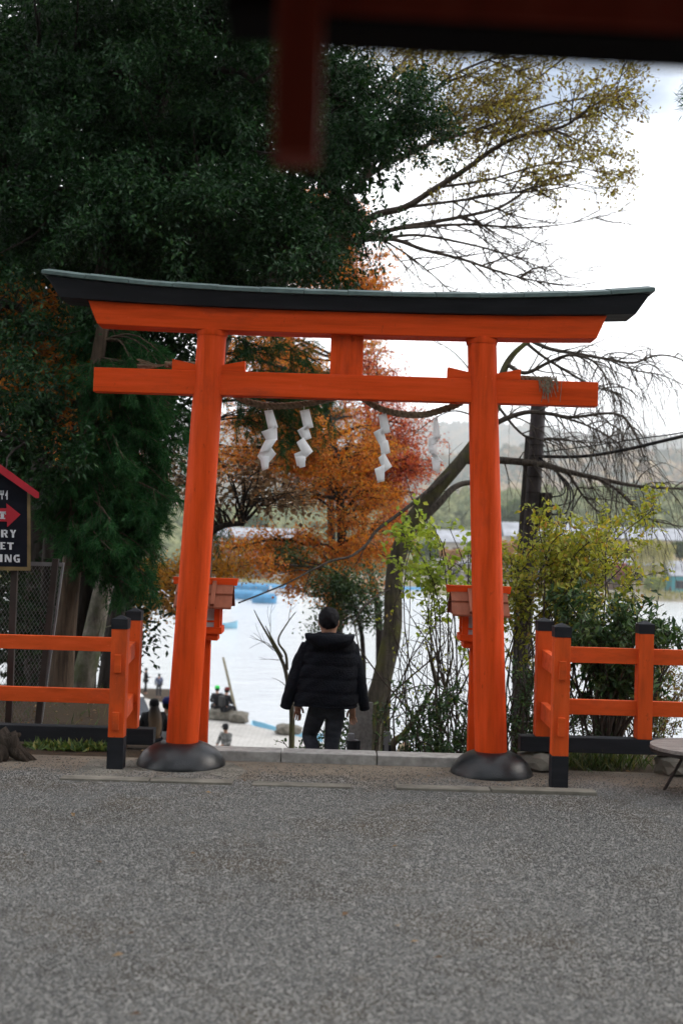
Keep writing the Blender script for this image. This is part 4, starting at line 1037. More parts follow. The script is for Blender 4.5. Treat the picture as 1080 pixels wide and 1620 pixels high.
conifer('cedar with shaggy drooping needle sprays left of the torii pillar', [gz(93, C1), at(98, 1060, C1), at(107, 960, C1), at(125, 800, C1), at(150, 600, C1), at(170, 480, C1)],
      [lobe(180, 620, C1 - .3, 75, 60), lobe(225, 690, C1, 60, 60), lobe(160, 740, C1 - .4, 70, 60), lobe(210, 800, C1 - .2, 62, 65), lobe(150, 850, C1 - .5, 62, 70), lobe(205, 890, C1 - .3, 50, 50), lobe(245, 830, C1, 42, 60), lobe(255, 740, C1, 40, 60), lobe(260, 630, C1, 45, 70), lobe(110, 780, C1, 50, 80), lobe(150, 550, C1 + .3, 70, 60)], BK['cedar'], 21, 62, 0.15, (0.06, 0.12), 250)
conifer('long-needled conifer hanging behind the gap under the torii top beam', [gz(322, 17), at(325, 900, 17), at(335, 700, 17), at(350, 560, 17), at(352, 480, 17)],
      [lobe(410, 555, 16.5, 50, 40), lobe(380, 630, 16.6, 50, 40), lobe(500, 650, 16.4, 50, 40), lobe(455, 690, 16.6, 40, 36), lobe(540, 610, 16.8, 40, 30), lobe(350, 830, 17, 26, 40)], BK['dark'], 22, 16, 0.1, (0.10, 0.18), 130, (0.3, 0.6))

def bare_trunk(name, label, pts, r0, r1, bark, cat='tree', twigs=0, seed=3):
    t = tree(name, label, cat, pts[0]); p = spline(pts, 5)
    K(t, MB().tube(p, taper(r0, r1, len(p)), 14).build('trunk', bark, t, smooth=True))
    rs = random.Random(seed)
    if twigs:
        a = grow(rs, [(p, r0, r1)], twigs, (0.3, 0.8), (35, 80), 0.4, (0, 0, .2), 0.15, 5, 0, 0.012, 0.004)
        mb = MB(); tubes(mb, a, 5); K(t, mb.build('limb', bark, t))
    return t
bare_trunk('leaning_trunk', 'leaning pale-barked mossy trunk between the cedar and the left fence post', [gz(118, 12.9), at(124, 1110, 12.9), at(140, 1040, 12.9), at(155, 970, 13), at(175, 860, 13.2), at(190, 640, 13.5)], 0.15, 0.09, BK['pale'], twigs=1.5)
bare_trunk('slim_trunk', 'dark slim trunk right behind the left fence post', [gz(158, 14), at(165, 1110, 14), at(180, 1000, 14.1), at(192, 930, 14.2), at(205, 800, 14.4), at(215, 600, 14.6)], 0.12, 0.08, BK['dark'], twigs=1.5, seed=5)

# ---- zelkova: great limbs reaching to the right over the sky
Z = 17.0
def zp(l, dy=0): return spline([at(u, v, Z + dy * i / max(1, len(l) - 1)) for i, (u, v) in enumerate(l)], 5)
def make_zelkova():
    g = np.random.default_rng(31); rs = random.Random(31)
    t = tree('zelkova_tree', 'tall zelkova with bare limbs and sparse yellow leaves against the sky', 'tree', gz(300, Z))
    trunk = spline([gz(300, Z), at(300, 1100, Z), at(318, 800, Z), at(330, 640, Z), at(345, 540, Z), at(385, 470, Z), at(460, 425, Z), at(540, 385, Z)], 5)
    K(t, MB().tube(trunk, taper(0.26, 0.12, len(trunk)), 14).build('trunk', BK['zelk'], t, smooth=True))
    main = [
        (zp([(500, 405), (585, 345), (640, 328), (685, 300), (740, 265), (780, 236), (825, 214), (890, 200), (930, 172), (985, 140)], -2), 0.10, 0.012),
        (zp([(540, 385), (625, 362), (680, 352), (735, 342), (790, 328), (835, 300), (880, 280), (925, 270)], 1), 0.07, 0.010),
        (zp([(540, 385), (615, 378), (670, 395), (730, 410), (790, 430), (850, 445), (930, 455)], -1), 0.06, 0.007),
        (zp([(600, 378), (660, 372), (735, 385), (800, 402), (860, 425), (900, 440)], 2), 0.045, 0.006),
        (zp([(625, 362), (735, 355), (820, 360), (890, 355), (965, 340)], 1.5), 0.045, 0.006),
        (zp([(480, 418), (560, 300), (615, 258), (675, 230), (705, 200), (755, 175), (820, 145), (880, 100), (930, 60)], 1), 0.09, 0.012),
        (zp([(500, 400), (545, 250), (595, 150), (630, 110), (665, 50), (700, -20)], 2), 0.09, 0.02),
        (zp([(640, 328), (720, 318), (800, 306), (870, 300), (930, 285)], -1.5), 0.045, 0.006),
        (zp([(560, 300), (640, 200), (700, 130), (780, 90), (850, 60)], -1), 0.06, 0.01),
        (zp([(640, 240), (720, 215), (800, 190), (870, 165), (960, 150), (1010, 130)], 0), 0.05, 0.006),
        (zp([(700, 295), (770, 285), (850, 262), (930, 250), (975, 230)], 1), 0.04, 0.005),
        (zp([(590, 372), (640, 400), (690, 440), (720, 470)], -1), 0.03, 0.005),
        (zp([(600, 375), (640, 420), (680, 455)], 1), 0.025, 0.005)]
    s1 = grow(rs, main, 5.0, (0.5, 1.5), (18, 55), 0.2, (0.12, 0, 0.02), 0.10, 6, 0.0, 0.014, 0.004)
    s2 = grow(rs, s1, 6.5, (0.3, 0.8), (18, 55), 0.15, (0.08, 0, 0.0), 0.12, 5, 0.01, 0.009, 0.0035)
    s3 = grow(rs, s2, 5.5, (0.15, 0.4), (20, 60), 0.1, (0.05, 0, -0.03), 0.12, 3, 0.02, 0.0045, 0.0025)
    for m_ in main: K(t, MB().tube(m_[0], taper(m_[1] * .62, m_[2] * .7, len(m_[0])), 8).build('limb', BK['zelk'], t, smooth=True))
    mb = MB(); tubes(mb, s1, 5); K(t, mb.build('branch', BK['zelk'], t))
    mb = MB(); tubes(mb, s2, 4); tubes(mb, s3, 3); K(t, mb.build('twig', BK['twig'], t))
    # leaves stay on the higher, outer twigs; the low limbs are bare
    def keep(ps, base):
        o = []
        for p in ps:
            q = p[0][-1]; u = q.x / q.y * FPX + 540; h = (q.z - CAM_Z) / q.y * FPX     # height above eye level
            k = base * max(0, min(1, (h - 545 + 0.18 * max(0, 760 - u)) / 110))
            if u > 1000: k *= .6
            if rs.random() < k: o.append(p)
        return o
    a = twig_leaves(g, keep(s2, 0.75), 38, 0.05); b = twig_leaves(g, keep(s3, 0.85), 44, 0.05); c = twig_leaves(g, keep(s1, .5), 20, 0.06)
    cen, ax, nr = [np.concatenate(k) for k in zip(a, b, c)]
    LL = g.uniform(0.045, 0.085, len(cen))
    K(t, leaf_object('crown', cen, ax, nr, LL, LL * 0.5, LM['olive'], t)); print('zelkova leaves', len(cen))
make_zelkova()

# ---- maples behind the torii
def maple(label, trunk, tips, leafm, seed, r0=0.09, L=(0.035, 0.06), per=40, group=None, dens2=9):
    """layered sprays: branches run to the tips, twigs spread flat, leaves hang along them"""
    g = np.random.default_rng(seed); rs = random.Random(seed)
    tp = spline(trunk, 5); t = tree('maple_tree', label, 'tree', tp[0], group)
    K(t, MB().tube(tp, taper(r0, r0 * .5, len(tp)), 10).build('trunk', BK['dark'], t, smooth=True))
    m0 = []
    for c in tips:
        q = min(tp[len(tp) // 3:], key=lambda p: (p - c).length + abs(p.z - c.z + .4) * .7)
        m0.append((bezier_path(rs, q, c, 7, 0.08, 0.05), r0 * .34, 0.008))
    s1 = grow(rs, m0, 5.2, (0.6, 1.4), (25, 70), 0.3, (0, 0, 0.0), 0.10, 5, 0.012, 0.012, 0.004)
    s1 = [([Vector((p.x, p.y, pt[0].z + (p.z - pt[0].z) * .3)) for p in pt], a, b) for pt, a, b in s1]
    s2 = grow(rs, s1, dens2, (0.2, 0.5), (25, 65), 0.1, (0, 0, -0.05), 0.1, 3, 0.03, 0.005, 0.0025)
    mb = MB(); tubes(mb, m0, 6); K(t, mb.build('limb', BK['dark'], t, smooth=True))
    mb = MB(); tubes(mb, s1, 4); tubes(mb, s2, 3); K(t, mb.build('twig', BK['dark'], t))
    a = twig_leaves(g, s2, per * 1.9, 0.07, 0.25, 1.2); b = twig_leaves(g, s1, per * 1.2, 0.09, 0.25, 1.2)
    cen, ax, nr = [np.concatenate(k) for k in zip(a, b)]
    LL = g.uniform(L[0], L[1], len(cen)); print('maple', len(cen))
    K(t, leaf_object('crown', cen, ax, nr, LL, LL * 0.85, leafm, t)); return t
def tips(g, boxes):
    o = []
    for u0, u1, v0, v1, Y0, Y1, n in boxes:
        for _ in range(n): o.append(at(g.uniform(u0, u1), g.uniform(v0, v1), g.uniform(Y0, Y1)))
    return o
g_ = random.Random(5)
MY = 22.0
maple('orange maple with layered sprays behind the walking person and the streamers', [gz(528, MY), at(530, 1100, MY), at(535, 960, MY), at(540, 840, MY), at(530, 720, MY), at(510, 620, MY)],
      tips(g_, [(345, 480, 640, 740, MY - 3, MY + 2, 20), (345, 460, 540, 640, MY - 2, MY + 2, 12), (470, 620, 660, 780, MY - 2, MY + 3, 26), (520, 640, 780, 900, MY - 1.5, MY + 2, 16), (360, 520, 820, 900, MY - 3, MY + 1, 9), (430, 540, 560, 660, MY, MY + 3, 10), (440, 560, 890, 940, MY - 3, MY, 4)]), LM['orange'], 41, 0.13, (0.035, 0.065), 30)
maple('rust and red maple reaching right beside the longest streamer', [gz(598, 25), at(600, 1000, 25), at(575, 850, 25), at(590, 700, 25)],
      tips(g_, [(560, 655, 640, 790, 22, 26, 22), (560, 620, 550, 640, 24, 26, 6), (600, 650, 760, 860, 24, 26, 7)]), LM['redmaple'], 42, 0.1, (0.04, 0.06), 24)
maple('orange maple peeking through the dark wood far left', [gz(70, 15.6), at(75, 900, 15.6), at(90, 650, 15.4)],
      tips(g_, [(40, 150, 550, 650, 12.9, 13.5, 12), (0, 90, 450, 540, 12.9, 13.4, 5), (60, 130, 620, 690, 13, 13.5, 4)]), LM['orange'], 43, 0.1, (0.05, 0.08), 26)
maple('golden leafed maple low between the cedar and the left pillar', [gz(290, 20), at(292, 1060, 20), at(285, 980, 20), at(262, 910, 20)],
      tips(g_, [(205, 275, 885, 950, 18.5, 20.5, 11), (330, 370, 880, 915, 18.5, 20, 4)]), LM['gold'], 44, 0.07, (0.04, 0.07), 36)
maple('orange tree top showing between the evergreen and the torii beam', [gz(522, 27), at(525, 900, 27), at(520, 650, 27), at(560, 480, 27)],
      tips(g_, [(545, 590, 425, 470, 26, 28, 10), (480, 560, 300, 400, 26, 28, 12), (380, 480, 530, 600, 26, 28, 8), (560, 610, 530, 600, 26, 27, 6), (420, 500, 380, 450, 26, 28, 5)]), LM['orange'], 45, 0.12, (0.05, 0.08), 26)
maple('small tree with withered brown leaves right of the left pillar', [gz(296, 15.5), at(300, 1000, 15.5), at(318, 900, 15.5), at(330, 850, 15.5), at(352, 832, 15.4), at(385, 828, 15.2)],
      tips(g_, [(345, 410, 735, 790, 14.8, 15.8, 8), (260, 300, 700, 760, 15, 16, 4), (345, 390, 790, 825, 15, 15.6, 3), (400, 445, 760, 790, 15, 15.5, 3)]), LM['brown'], 46, 0.07, (0.05, 0.09), 11)

# ---- weeping cherry on the right
W = 16.0
def wpth(l, dy=0, Y=W): return spline([at(u, v, Y + dy * i / max(1, len(l) - 1)) for i, (u, v) in enumerate(l)], 6)
def make_cherry():
    g = np.random.default_rng(51); rs = random.Random(51)
    t = tree('weeping_cherry', 'bare weeping cherry with mossy curving trunk and hanging twigs at right', 'tree', gz(588, W))
    tr = spline([gz(588, W), at(588, 1150, W), at(604, 1075, W), at(620, 1000, W), at(622, 930, W), at(628, 885, W), at(648, 830, W), at(685, 780, W), at(730, 728, W), at(765, 680, W), at(785, 640, W), at(795, 590, W), at(812, 560, W), at(838, 538, W)], 6)
    rad = np.interp(np.linspace(0, 1, len(tr)), [0, .3, .5, .62, .8, 1], [.15, .125, .11, .09, .06, .03])
    K(t, MB().tube(tr, list(rad), 16).build('trunk', BK['moss'], t, smooth=True))
    mains = [
        (wpth([(725, 735), (690, 765), (644, 803), (597, 838), (579, 862), (554, 880), (525, 887), (489, 904), (449, 925), (377, 954)], -1.5), 0.042, 0.012),
        (wpth([(640, 850), (690, 800), (720, 770), (752, 765), (765, 790)], 1), 0.09, 0.03),
        (wpth([(765, 680), (800, 662), (835, 652), (870, 655), (905, 660), (975, 655), (1005, 690), (1020, 730)], -.6), 0.06, 0.008),
        (wpth([(730, 728), (790, 728), (857, 735), (897, 746), (946, 757), (1000, 768), (1050, 772), (1110, 775)], .8), 0.085, 0.014),
        (wpth([(897, 746), (915, 775), (935, 800), (950, 812)], .3), 0.03, 0.008),
        (wpth([(946, 757), (975, 775), (1000, 800), (1030, 822), (1090, 835)], -.3), 0.03, 0.008),
        (wpth([(838, 538), (870, 552), (915, 560), (960, 568), (1000, 574), (1040, 562), (1075, 568), (1110, 590)], 1.2), 0.045, 0.010),
        (wpth([(800, 575), (830, 590), (870, 572), (900, 562), (935, 570), (960, 600), (975, 640)], -1), 0.045, 0.008),
        (wpth([(835, 545), (860, 565), (900, 590), (940, 612), (975, 625), (985, 660), (1010, 690)], .5), 0.035, 0.006),
        (wpth([(960, 568), (1000, 585), (1050, 595), (1100, 620)], .6), 0.022, 0.006),
        (wpth([(870, 655), (920, 670), (960, 690), (985, 710), (1010, 750)], .9), 0.025, 0.006),
        (wpth([(785, 640), (830, 690), (880, 695), (930, 700), (980, 700)], 1.4), 0.03, 0.006),
        (wpth([(622, 930), (600, 940), (575, 960), (560, 985)], -1), 0.02, 0.006),
        (wpth([(740, 720), (755, 660), (750, 600), (720, 560), (690, 540)], 1), 0.03, 0.006),
        (wpth([(755, 660), (720, 650), (690, 660), (650, 690)], .5), 0.02, 0.005)]
    for m_ in mains: K(t, MB().tube(m_[0], taper(m_[1] * .72, m_[2] * .8, len(m_[0])), 9).build('limb', BK['cherrytwig'], t, smooth=True))
    right = [m for m in mains if m[0][-1].x > 2.2]
    s1 = grow(rs, right, 8.5, (0.35, 1.1), (25, 75), 0.15, (0.15, 0, 0.25), 0.12, 7, 0.16, 0.012, 0.003)
    s2 = grow(rs, s1, 5.5, (0.5, 1.5), (15, 50), 0.25, (0.05, 0, -0.35), 0.06, 7, 0.22, 0.0055, 0.0022, False)
    s3 = grow(rs, right, 8, (0.5, 1.7), (30, 80), 0.3, (0.06, 0, -0.3), 0.06, 8, 0.24, 0.006, 0.0022, False)
    o1 = grow(rs, [m for m in mains if m[0][-1].x <= 2.2] + [(tr, .1, .05)], 1.6, (0.3, 0.9), (30, 70), 0.35, (0, 0, 0.05), 0.14, 5, 0.03, 0.008, 0.003)
    o2 = grow(rs, o1, 3, (0.2, 0.5), (25, 60), 0.2, (0, 0, 0), 0.12, 4, 0.02, 0.004, 0.002)
    mb = MB(); tubes(mb, s1, 5); tubes(mb, s3, 3); tubes(mb, o1, 5); K(t, mb.build('branch', BK['cherrytwig'], t))
    mb = MB(); tubes(mb, s2, 3); tubes(mb, o2, 3); K(t, mb.build('twig', BK['cherrytwig'], t))
make_cherry()

# ---- shrubs and saplings on the bank
def shrub(name, label, base, ends, leafm, seed, L, wr, per, r0=0.012, d1=3.5, d2=4.5, bark=None, l1=(0.2, 0.5), l2=(0.1, 0.28), sag=0.12, keep=1.0, cat='shrub', group=None, wob=0.07, jit=0.03, t0=0.35, bs=0.06):
    g = np.random.default_rng(seed); rs = random.Random(seed); t = tree(name, label, cat, base, group)
    bark = bark or BK['twig']
    m0 = [(bezier_path(rs, Vector(base) + Vector((rs.gauss(0, bs), rs.gauss(0, bs), 0)), e, 9, sag, wob), r0 * rs.uniform(.7, 1.2), 0.004) for e in ends]
    s1 = grow(rs, m0, d1 * 2.2, l1, (25, 65), t0, (0, 0, 0.1), 0.10, 5, 0.01, r0 * .5, 0.003)
    s2 = grow(rs, s1, d2 * 2.4, l2, (25, 65), 0.1, (0, 0, 0), 0.10, 3, 0.02, 0.003, 0.002)
    mb = MB(); tubes(mb, m0, 6); K(t, mb.build('stem', bark, t, smooth=True))
    mb = MB(); tubes(mb, s1, 4); tubes(mb, s2, 3); K(t, mb.build('twig', bark, t))
    if per:
        a = twig_leaves(g, [p for p in s2 if rs.random() < keep], per * 1.8, jit); b = twig_leaves(g, [p for p in s1 if rs.random() < keep], per * 1.4, jit)
        cen, ax, nr = [np.concatenate(k) for k in zip(a, b)]; LL = g.uniform(L[0], L[1], len(cen))
        K(t, leaf_object('foliage', cen, ax, nr, LL, LL * wr, leafm, t)); print(name, len(cen))
    return t
def ends(seed, boxes): return tips(random.Random(seed), boxes)
shrub('yellowing_shrub', 'tall yellow-green shrub with arching stems right of the right pillar', gz(832, 11.4), ends(1, [(790, 860, 820, 960, 11, 12, 9), (850, 950, 815, 900, 10.8, 12, 14), (930, 1010, 815, 880, 10.8, 11.8, 11), (800, 850, 960, 1060, 11, 11.8, 4), (880, 960, 890, 960, 11, 11.8, 8)]), LM['lime'], 61, (0.04, 0.075), 0.52, 30, 0.008, 2.4, 3.6, t0=.5, sag=.2, l1=(.25, .55), bs=.2, wob=.1, jit=.04)
shrub('fresh_green_shrub', 'light green heart-leaved shrub beside the curving cherry trunk', gz(716, 12.2), ends(2, [(640, 745, 815, 880, 11.8, 12.6, 8), (640, 700, 800, 840, 12, 12.6, 2)]), LM['fresh'], 62, (0.055, 0.09), 0.72, 24, 0.011, 2.4, 2.4, t0=.6)
shrub('twiggy_shrub', 'tangle of bare reddish twigs with few leaves left of the right pillar', gz(705, 12.6), ends(3, [(610, 740, 900, 1000, 12, 13.4, 12), (600, 720, 1000, 1120, 12, 13, 9), (640, 740, 860, 940, 12, 13, 5)]), LM['lime'], 63, (0.035, 0.06), 0.5, 8, 0.014, 1.8, 2, BK['twig'], keep=0.25, bs=.35, wob=.13, sag=.05)
shrub('dark_leaf_shrub', 'rounded dark green shrub behind the right fence', gz(955, 10.7), ends(4, [(890, 1050, 945, 1000, 10.2, 11.1, 26), (900, 1040, 990, 1040, 10.2, 11, 14), (1040, 1075, 985, 1030, 10.3, 11, 6)]), LM['shrub'], 64, (0.06, 0.115), 0.36, 34, 0.012, 3.4, 3.6, l1=(.15, .3), l2=(.08, .18))
shrub('low_green_shrub', 'low leafy shrub at the foot of the right pillar behind the kerb', gz(690, 11), ends(5, [(650, 745, 1140, 1180, 10.6, 11.4, 16), (690, 745, 1080, 1150, 10.8, 11.4, 8)]), LM['shrub'], 65, (0.035, 0.07), 0.45, 36, 0.009, 4, 4, l1=(.12, .26), l2=(.08, .16), bs=.2, wob=.12)
shrub('low_green_shrub', 'green undergrowth between the right pillar and the right fence', gz(815, 10.9), ends(6, [(800, 860, 1040, 1150, 10.6, 11.3, 14), (880, 1000, 1110, 1165, 10.7, 11.4, 12)]), LM['shrub'], 66, (0.03, 0.06), 0.45, 28, 0.009, 4, 4, l1=(.12, .26), l2=(.08, .16))
shrub('low_green_shrub', 'small leafy bush behind the legs of the walking person', gz(548, 11.7), ends(7, [(500, 590, 1120, 1180, 11.4, 12, 14), (440, 500, 1160, 1190, 11.6, 12, 5)]), LM['shrub'], 67, (0.035, 0.065), 0.5, 26, 0.009, 3.5, 3.5, l1=(.12, .26), l2=(.08, .16))
shrub('russet_brush', 'dry russet and green brush seen through the right fence', gz(1010, 12), ends(8, [(880, 1080, 1050, 1150, 11.4, 12.6, 26), (1030, 1090, 1000, 1080, 11.4, 12.4, 8)]), leafmat('mixed_brush_leaves', [(0, (0.10, 0.045, 0.025)), (.4, (0.20, 0.12, 0.05)), (.6, (0.10, 0.13, 0.035)), (1, (0.26, 0.27, 0.08))], .6, .35), 68, (0.03, 0.06), 0.5, 26, 0.009, 4, 4, l1=(.15, .35), l2=(.08, .2))
bushy('evergreen_shrub', 'green broadleaf bush hanging just above the walking person', [gz(575, 19), at(575, 1050, 19), at(560, 960, 19), at(550, 920, 19)],
      [lobe(560, 930, 19, 50, 34), lobe(520, 925, 19, 34, 26), lobe(585, 965, 19, 24, 26), lobe(540, 972, 19, 34, 22), lobe(497, 993, 18.8, 12, 10), lobe(460, 880, 20, 26, 20)], BK['dark'], LM['shrub'], per=34, dens=120, spread=0.1, L=(0.05, 0.085), wr=0.4, seed=71, limbs=30, r0=0.05, cat='shrub')
def sapling(label, paths, Y, seed, r0=0.03, tw=2.5):
    rs = random.Random(seed); base = gz(paths[0][0][0], Y); t = tree('bare_sapling', label, 'sapling', base); mb = MB(); ps = []
    for i, l in enumerate(paths):
        pts = ([base] if i == 0 else []) + [at(u, v, Y) for u, v in l]; ps.append((spline(pts, 4), r0 if i == 0 else r0 * .5, 0.004))
    tubes(mb, ps, 8); K(t, mb.build('stem', BK['moss'], t, smooth=True))
    s1 = grow(rs, ps, tw, (0.25, 0.6), (25, 65), 0.3, (0, 0, .1), 0.1, 5, 0, 0.006, 0.002); s2 = grow(rs, s1, 3, (.1, .3), (25, 60), .2, (0, 0, 0), .1, 3, 0, .003, .0015)
    mb = MB(); tubes(mb, s1, 4); tubes(mb, s2, 3); K(t, mb.build('twig', BK['twig'], t)); return t
sapling('bare mossy sapling rising left of the walking person against the water', [[(462, 1140), (456, 1085), (448, 1050), (432, 1020), (412, 985), (402, 965)], [(454, 1060), (452, 1035), (440, 1013), (455, 985), (468, 968)], [(446, 1040), (430, 1010), (420, 990)]], 14, 81, 0.04, 2.2)
sapling('leaning bare trunk slanting right at the water between the walking person and the pillar', [[(615, 1196), (640, 1160), (668, 1118), (690, 1080), (712, 1055)], [(690, 1080), (680, 1040), (672, 1010)]], 13, 82, 0.06, 2.0)
sapling('short mossy upright trunk between the marker post and the pillar', [[(608, 1190), (612, 1120), (616, 1085), (612, 1062)]], 14.5, 83, 0.075, 1.5)
sapling('dark upright sapling half hidden behind the right pillar', [[(700, 1190), (692, 1130), (706, 1080), (716, 1030), (708, 990)]], 12.4, 84, 0.03, 2.5)

# ---- ground plants
def blades(name, label, spots, leafm, seed, L, n, lean=0.5, wr=0.09, cat='grass'):
    g = np.random.default_rng(seed); P_ = []
    for u, Y, r in spots:
        x = at(u, 1190, Y).x; k = n; q = np.stack([x + g.normal(size=k) * r, Y + g.normal(size=k) * r * .5, np.zeros(k)], -1); q[:, 2] = terr(q[:, 0], q[:, 1]); P_.append(q)
    P_ = np.concatenate(P_); N = len(P_); LL = g.uniform(L[0], L[1], N)
    ax = g.normal(size=(N, 3)) * lean; ax[:, 2] = 1
    P_ = P_ + unit(ax) * (LL * .42)[:, None]
    o = leaf_object(name, P_, ax, g.normal(size=(N, 3)), LL, LL * wr, leafm, None, 0.1, 0.12); tag(o, label, cat, kind='stuff'); return o
blades('grass_tuft', 'dark grass growing under the sill of the right fence', [(920, 9.2, .14), (950, 9.25, .16), (985, 9.3, .14), (900, 9.4, .12)], LM['grass'], 91, (0.12, 0.3), 130, 0.6, .05)
blades('ground_cover', 'low bright green plants under the left fence', [(75, 9.45, .07), (100, 9.42, .08), (128, 9.45, .09), (155, 9.43, .06)], leafmat('low_plant_leaves', [(0, (0.05, 0.10, 0.03)), (.7, (0.12, 0.18, 0.05)), (1, (0.28, 0.26, 0.07))], .5, .35), 92, (0.05, 0.12), 150, 1.0, .35, 'plants')
blades('bank_grass', 'grass and weeds on the bank behind the fences', [(u, Y, .5) for u in range(-40, 1120, 90) for Y in (10.4, 11.4, 12.6) if not 280 < u < 720], LM['grass'], 93, (0.06, 0.16), 40, .8, .07)
# fallen leaves on the bank and a few in the yard
gf = np.random.default_rng(99); nf = 2600
fx = gf.uniform(-5.5, 5.5, nf); fy = gf.uniform(8.6, 14.5, nf); ok = (np.abs(fx) > 1.45) | (fy < 9.05); fx, fy = fx[ok], fy[ok]
keep_ = (fy > 9.4) | (gf.random(len(fx)) < 0.10); fx, fy = fx[keep_], fy[keep_]
fx = np.concatenate([fx, gf.uniform(-3, 3, 26)]); fy = np.concatenate([fy, gf.uniform(3.5, 8.4, 26)])
fz = np.where(fy > 9.12, terr(fx, fy), 0.0) + 0.012
nn = gf.normal(size=(len(fx), 3)) * .35; nn[:, 2] = 1
fl_ = leaf_object('fallen_leaves', np.stack([fx, fy, fz], -1), gf.normal(size=(len(fx), 3)) * np.array([1, 1, .15]), nn, gf.uniform(.03, .06, len(fx)), gf.uniform(.018, .035, len(fx)), LM['brown'], None, .2)
tag(fl_, 'dry brown fallen leaves scattered over the bank and yard edge', 'fallen leaves', kind='stuff')

# ---- unseen trees added round the yard to block skylight; the first shows a tip
def yard_tree(label, x, y, zc, r, seed, leafm, tip=None):
    c = (x, y, zc); lobes = [((x + dx * r, y + dy * r, zc + dz * r), r * .62, r * .62, r * .45) for dx, dy, dz in ((0, 0, .3), (.5, .1, 0), (-.5, .1, 0), (.1, .5, -.1), (-.1, -.5, 0), (.3, -.4, .2))]
    if tip: lobes += tip
    return bushy('evergreen_tree', label, [(x, y, -.1), (x + .1, y, zc * .4), (x, y + .1, zc)], lobes, BK['dark'], leafm, per=16, dens=11, spread=.3, L=(.14, .26), wr=.45, seed=seed, shell=.3, limbs=20, r0=.22)
yt = yard_tree('evergreen beside the yard whose needle tip enters at the right edge', 6.6, 8.6, 8.0, 2.5, 401, LM['ever'])
yard_tree('unseen evergreen added to shade the left side of the yard beside the camera', -6.5, 3.5, 7.5, 3.0, 402, LM['ever'])
yard_tree('unseen evergreen added to shade the right side of the yard beside the camera', 7.0, 1.5, 7.5, 3.0, 403, LM['ever'])
yard_tree('unseen evergreen added behind the gate to shade the yard, right', 4.5, -8.0, 8.0, 3.4, 404, LM['ever'])
yard_tree('unseen evergreen added behind the gate to shade the yard, left', -5.0, -7.5, 8.0, 3.4, 405, LM['ever'])

gq = np.random.default_rng(406); cq = np.array(at(1092, 150, 9.6)); nq = 260
pq = cq + gq.normal(size=(nq, 3)) * np.array([.045, .1, .07]); aq = gq.normal(size=(nq, 3)) * .5; aq[:, 0] -= .9; aq[:, 2] -= .2
K(yt, leaf_object('needle_tip', pq, aq, gq.normal(size=(nq, 3)), gq.uniform(.08, .14, nq), .007, LM['needle'], yt))['kind'] = 'stuff'
lp = [Vector((6.6, 8.6, 7.0)), Vector((4.8, 9.3, 5.9)), at(1100, 150, 9.6)]
K(yt, MB().tube(spline(lp, 5), taper(.06, .008, 11), 7).build('limb', BK['dark'], yt, smooth=True))
# ================================================================ utility pole and cables
PY = 16.5
pole = thing('utility_pole', 'dark brown steel utility pole with junction box behind the right pillar', 'utility pole', loc=gz(820, PY))
pt = [gz(820, PY), at(824, 1050, PY), at(838, 850, PY), at(846, 720, PY), at(850, 660, PY), at(851, 618, PY)]
K(pole, MB().tube(pt, [.125, .122, .116, .112, .108, .105], 24).build('shaft', plain('brown_pole_steel', (0.055, 0.042, 0.045), 0.5, 0.4, 0.3, 5, 0.15), pole, auto=40))
K(pole, MB().tube([at(834, 690, PY - .14), at(826, 800, PY - .14), at(818, 930, PY - .14), at(812, 1080, PY - .12)], .034, 12).build('conduit', M['brownmetal'], pole, auto=40))
for v in (705, 722, 755, 780, 830):
    c = at(847 - (v - 720) * .075, v, PY); K(pole, MB().lathe([(.118, -.012), (.126, -.012), (.126, .012), (.118, .012)], 24, c).build('band', M['brownmetal'], pole))
for du in (0, 9):
    bx_ = at(857 + du, 808, PY - .1); K(pole, MB().box(bx_, (.085 if du else .06, .16, .52)).build('junction_box', M['brownmetal'], pole, bevel=.01))
for v in (786, 800, 814, 828):
    c = at(868, v, PY - .2); K(pole, MB().box(c, (.10, .06, .03)).build('cable_gland', M['brownmetal'], pole))
    a = at(852, 724, PY - .1)
    K(pole, MB().tube(spline([a, at(876, 742, PY - .2), at(892 + (v - 786) * .3, 768 + (v - 786) * .2, PY - .25), at(890 + (v - 786) * .2, v - 4, PY - .25), at(874, v, PY - .22)], 6), .010, 6).build('cable_loop', M['black'], pole, smooth=True))
M['cable'] = plain('black_cable', (0.012, 0.012, 0.013), 0.5, 0.4, 0.1, 5, 0)
cab = MB().tube(spline([at(852, 722, PY), at(920, 722, PY - .3), at(985, 712, PY - .9), at(1050, 697, PY - 1.6), at(1130, 678, PY - 2.6), at(1300, 640, PY - 4)], 6), .024, 8)
tag(cab.build('overhead_cable', M['cable'], smooth=True), 'thick black bundled cable running right from the utility pole', 'cable')
cab = MB().tube(spline([at(852, 716, PY), at(930, 706, PY - .4), at(1010, 694, PY - 1.2), at(1100, 680, PY - 2.4), at(1300, 630, PY - 4)], 6), .008, 6)
tag(cab.build('overhead_wire', M['cable'], smooth=True), 'thin wire above the thick cable at right', 'wire')
for k, u in enumerate((884, 905, 922, 944, 960, 990)):
    pass
guy = MB().tube([at(840, 690, PY), at(946, 810, PY + 6), at(985, 860, PY + 10)], .008, 6)
tag(guy.build('guy_wire', M['cable']), 'slanting guy wire right of the utility pole', 'wire')

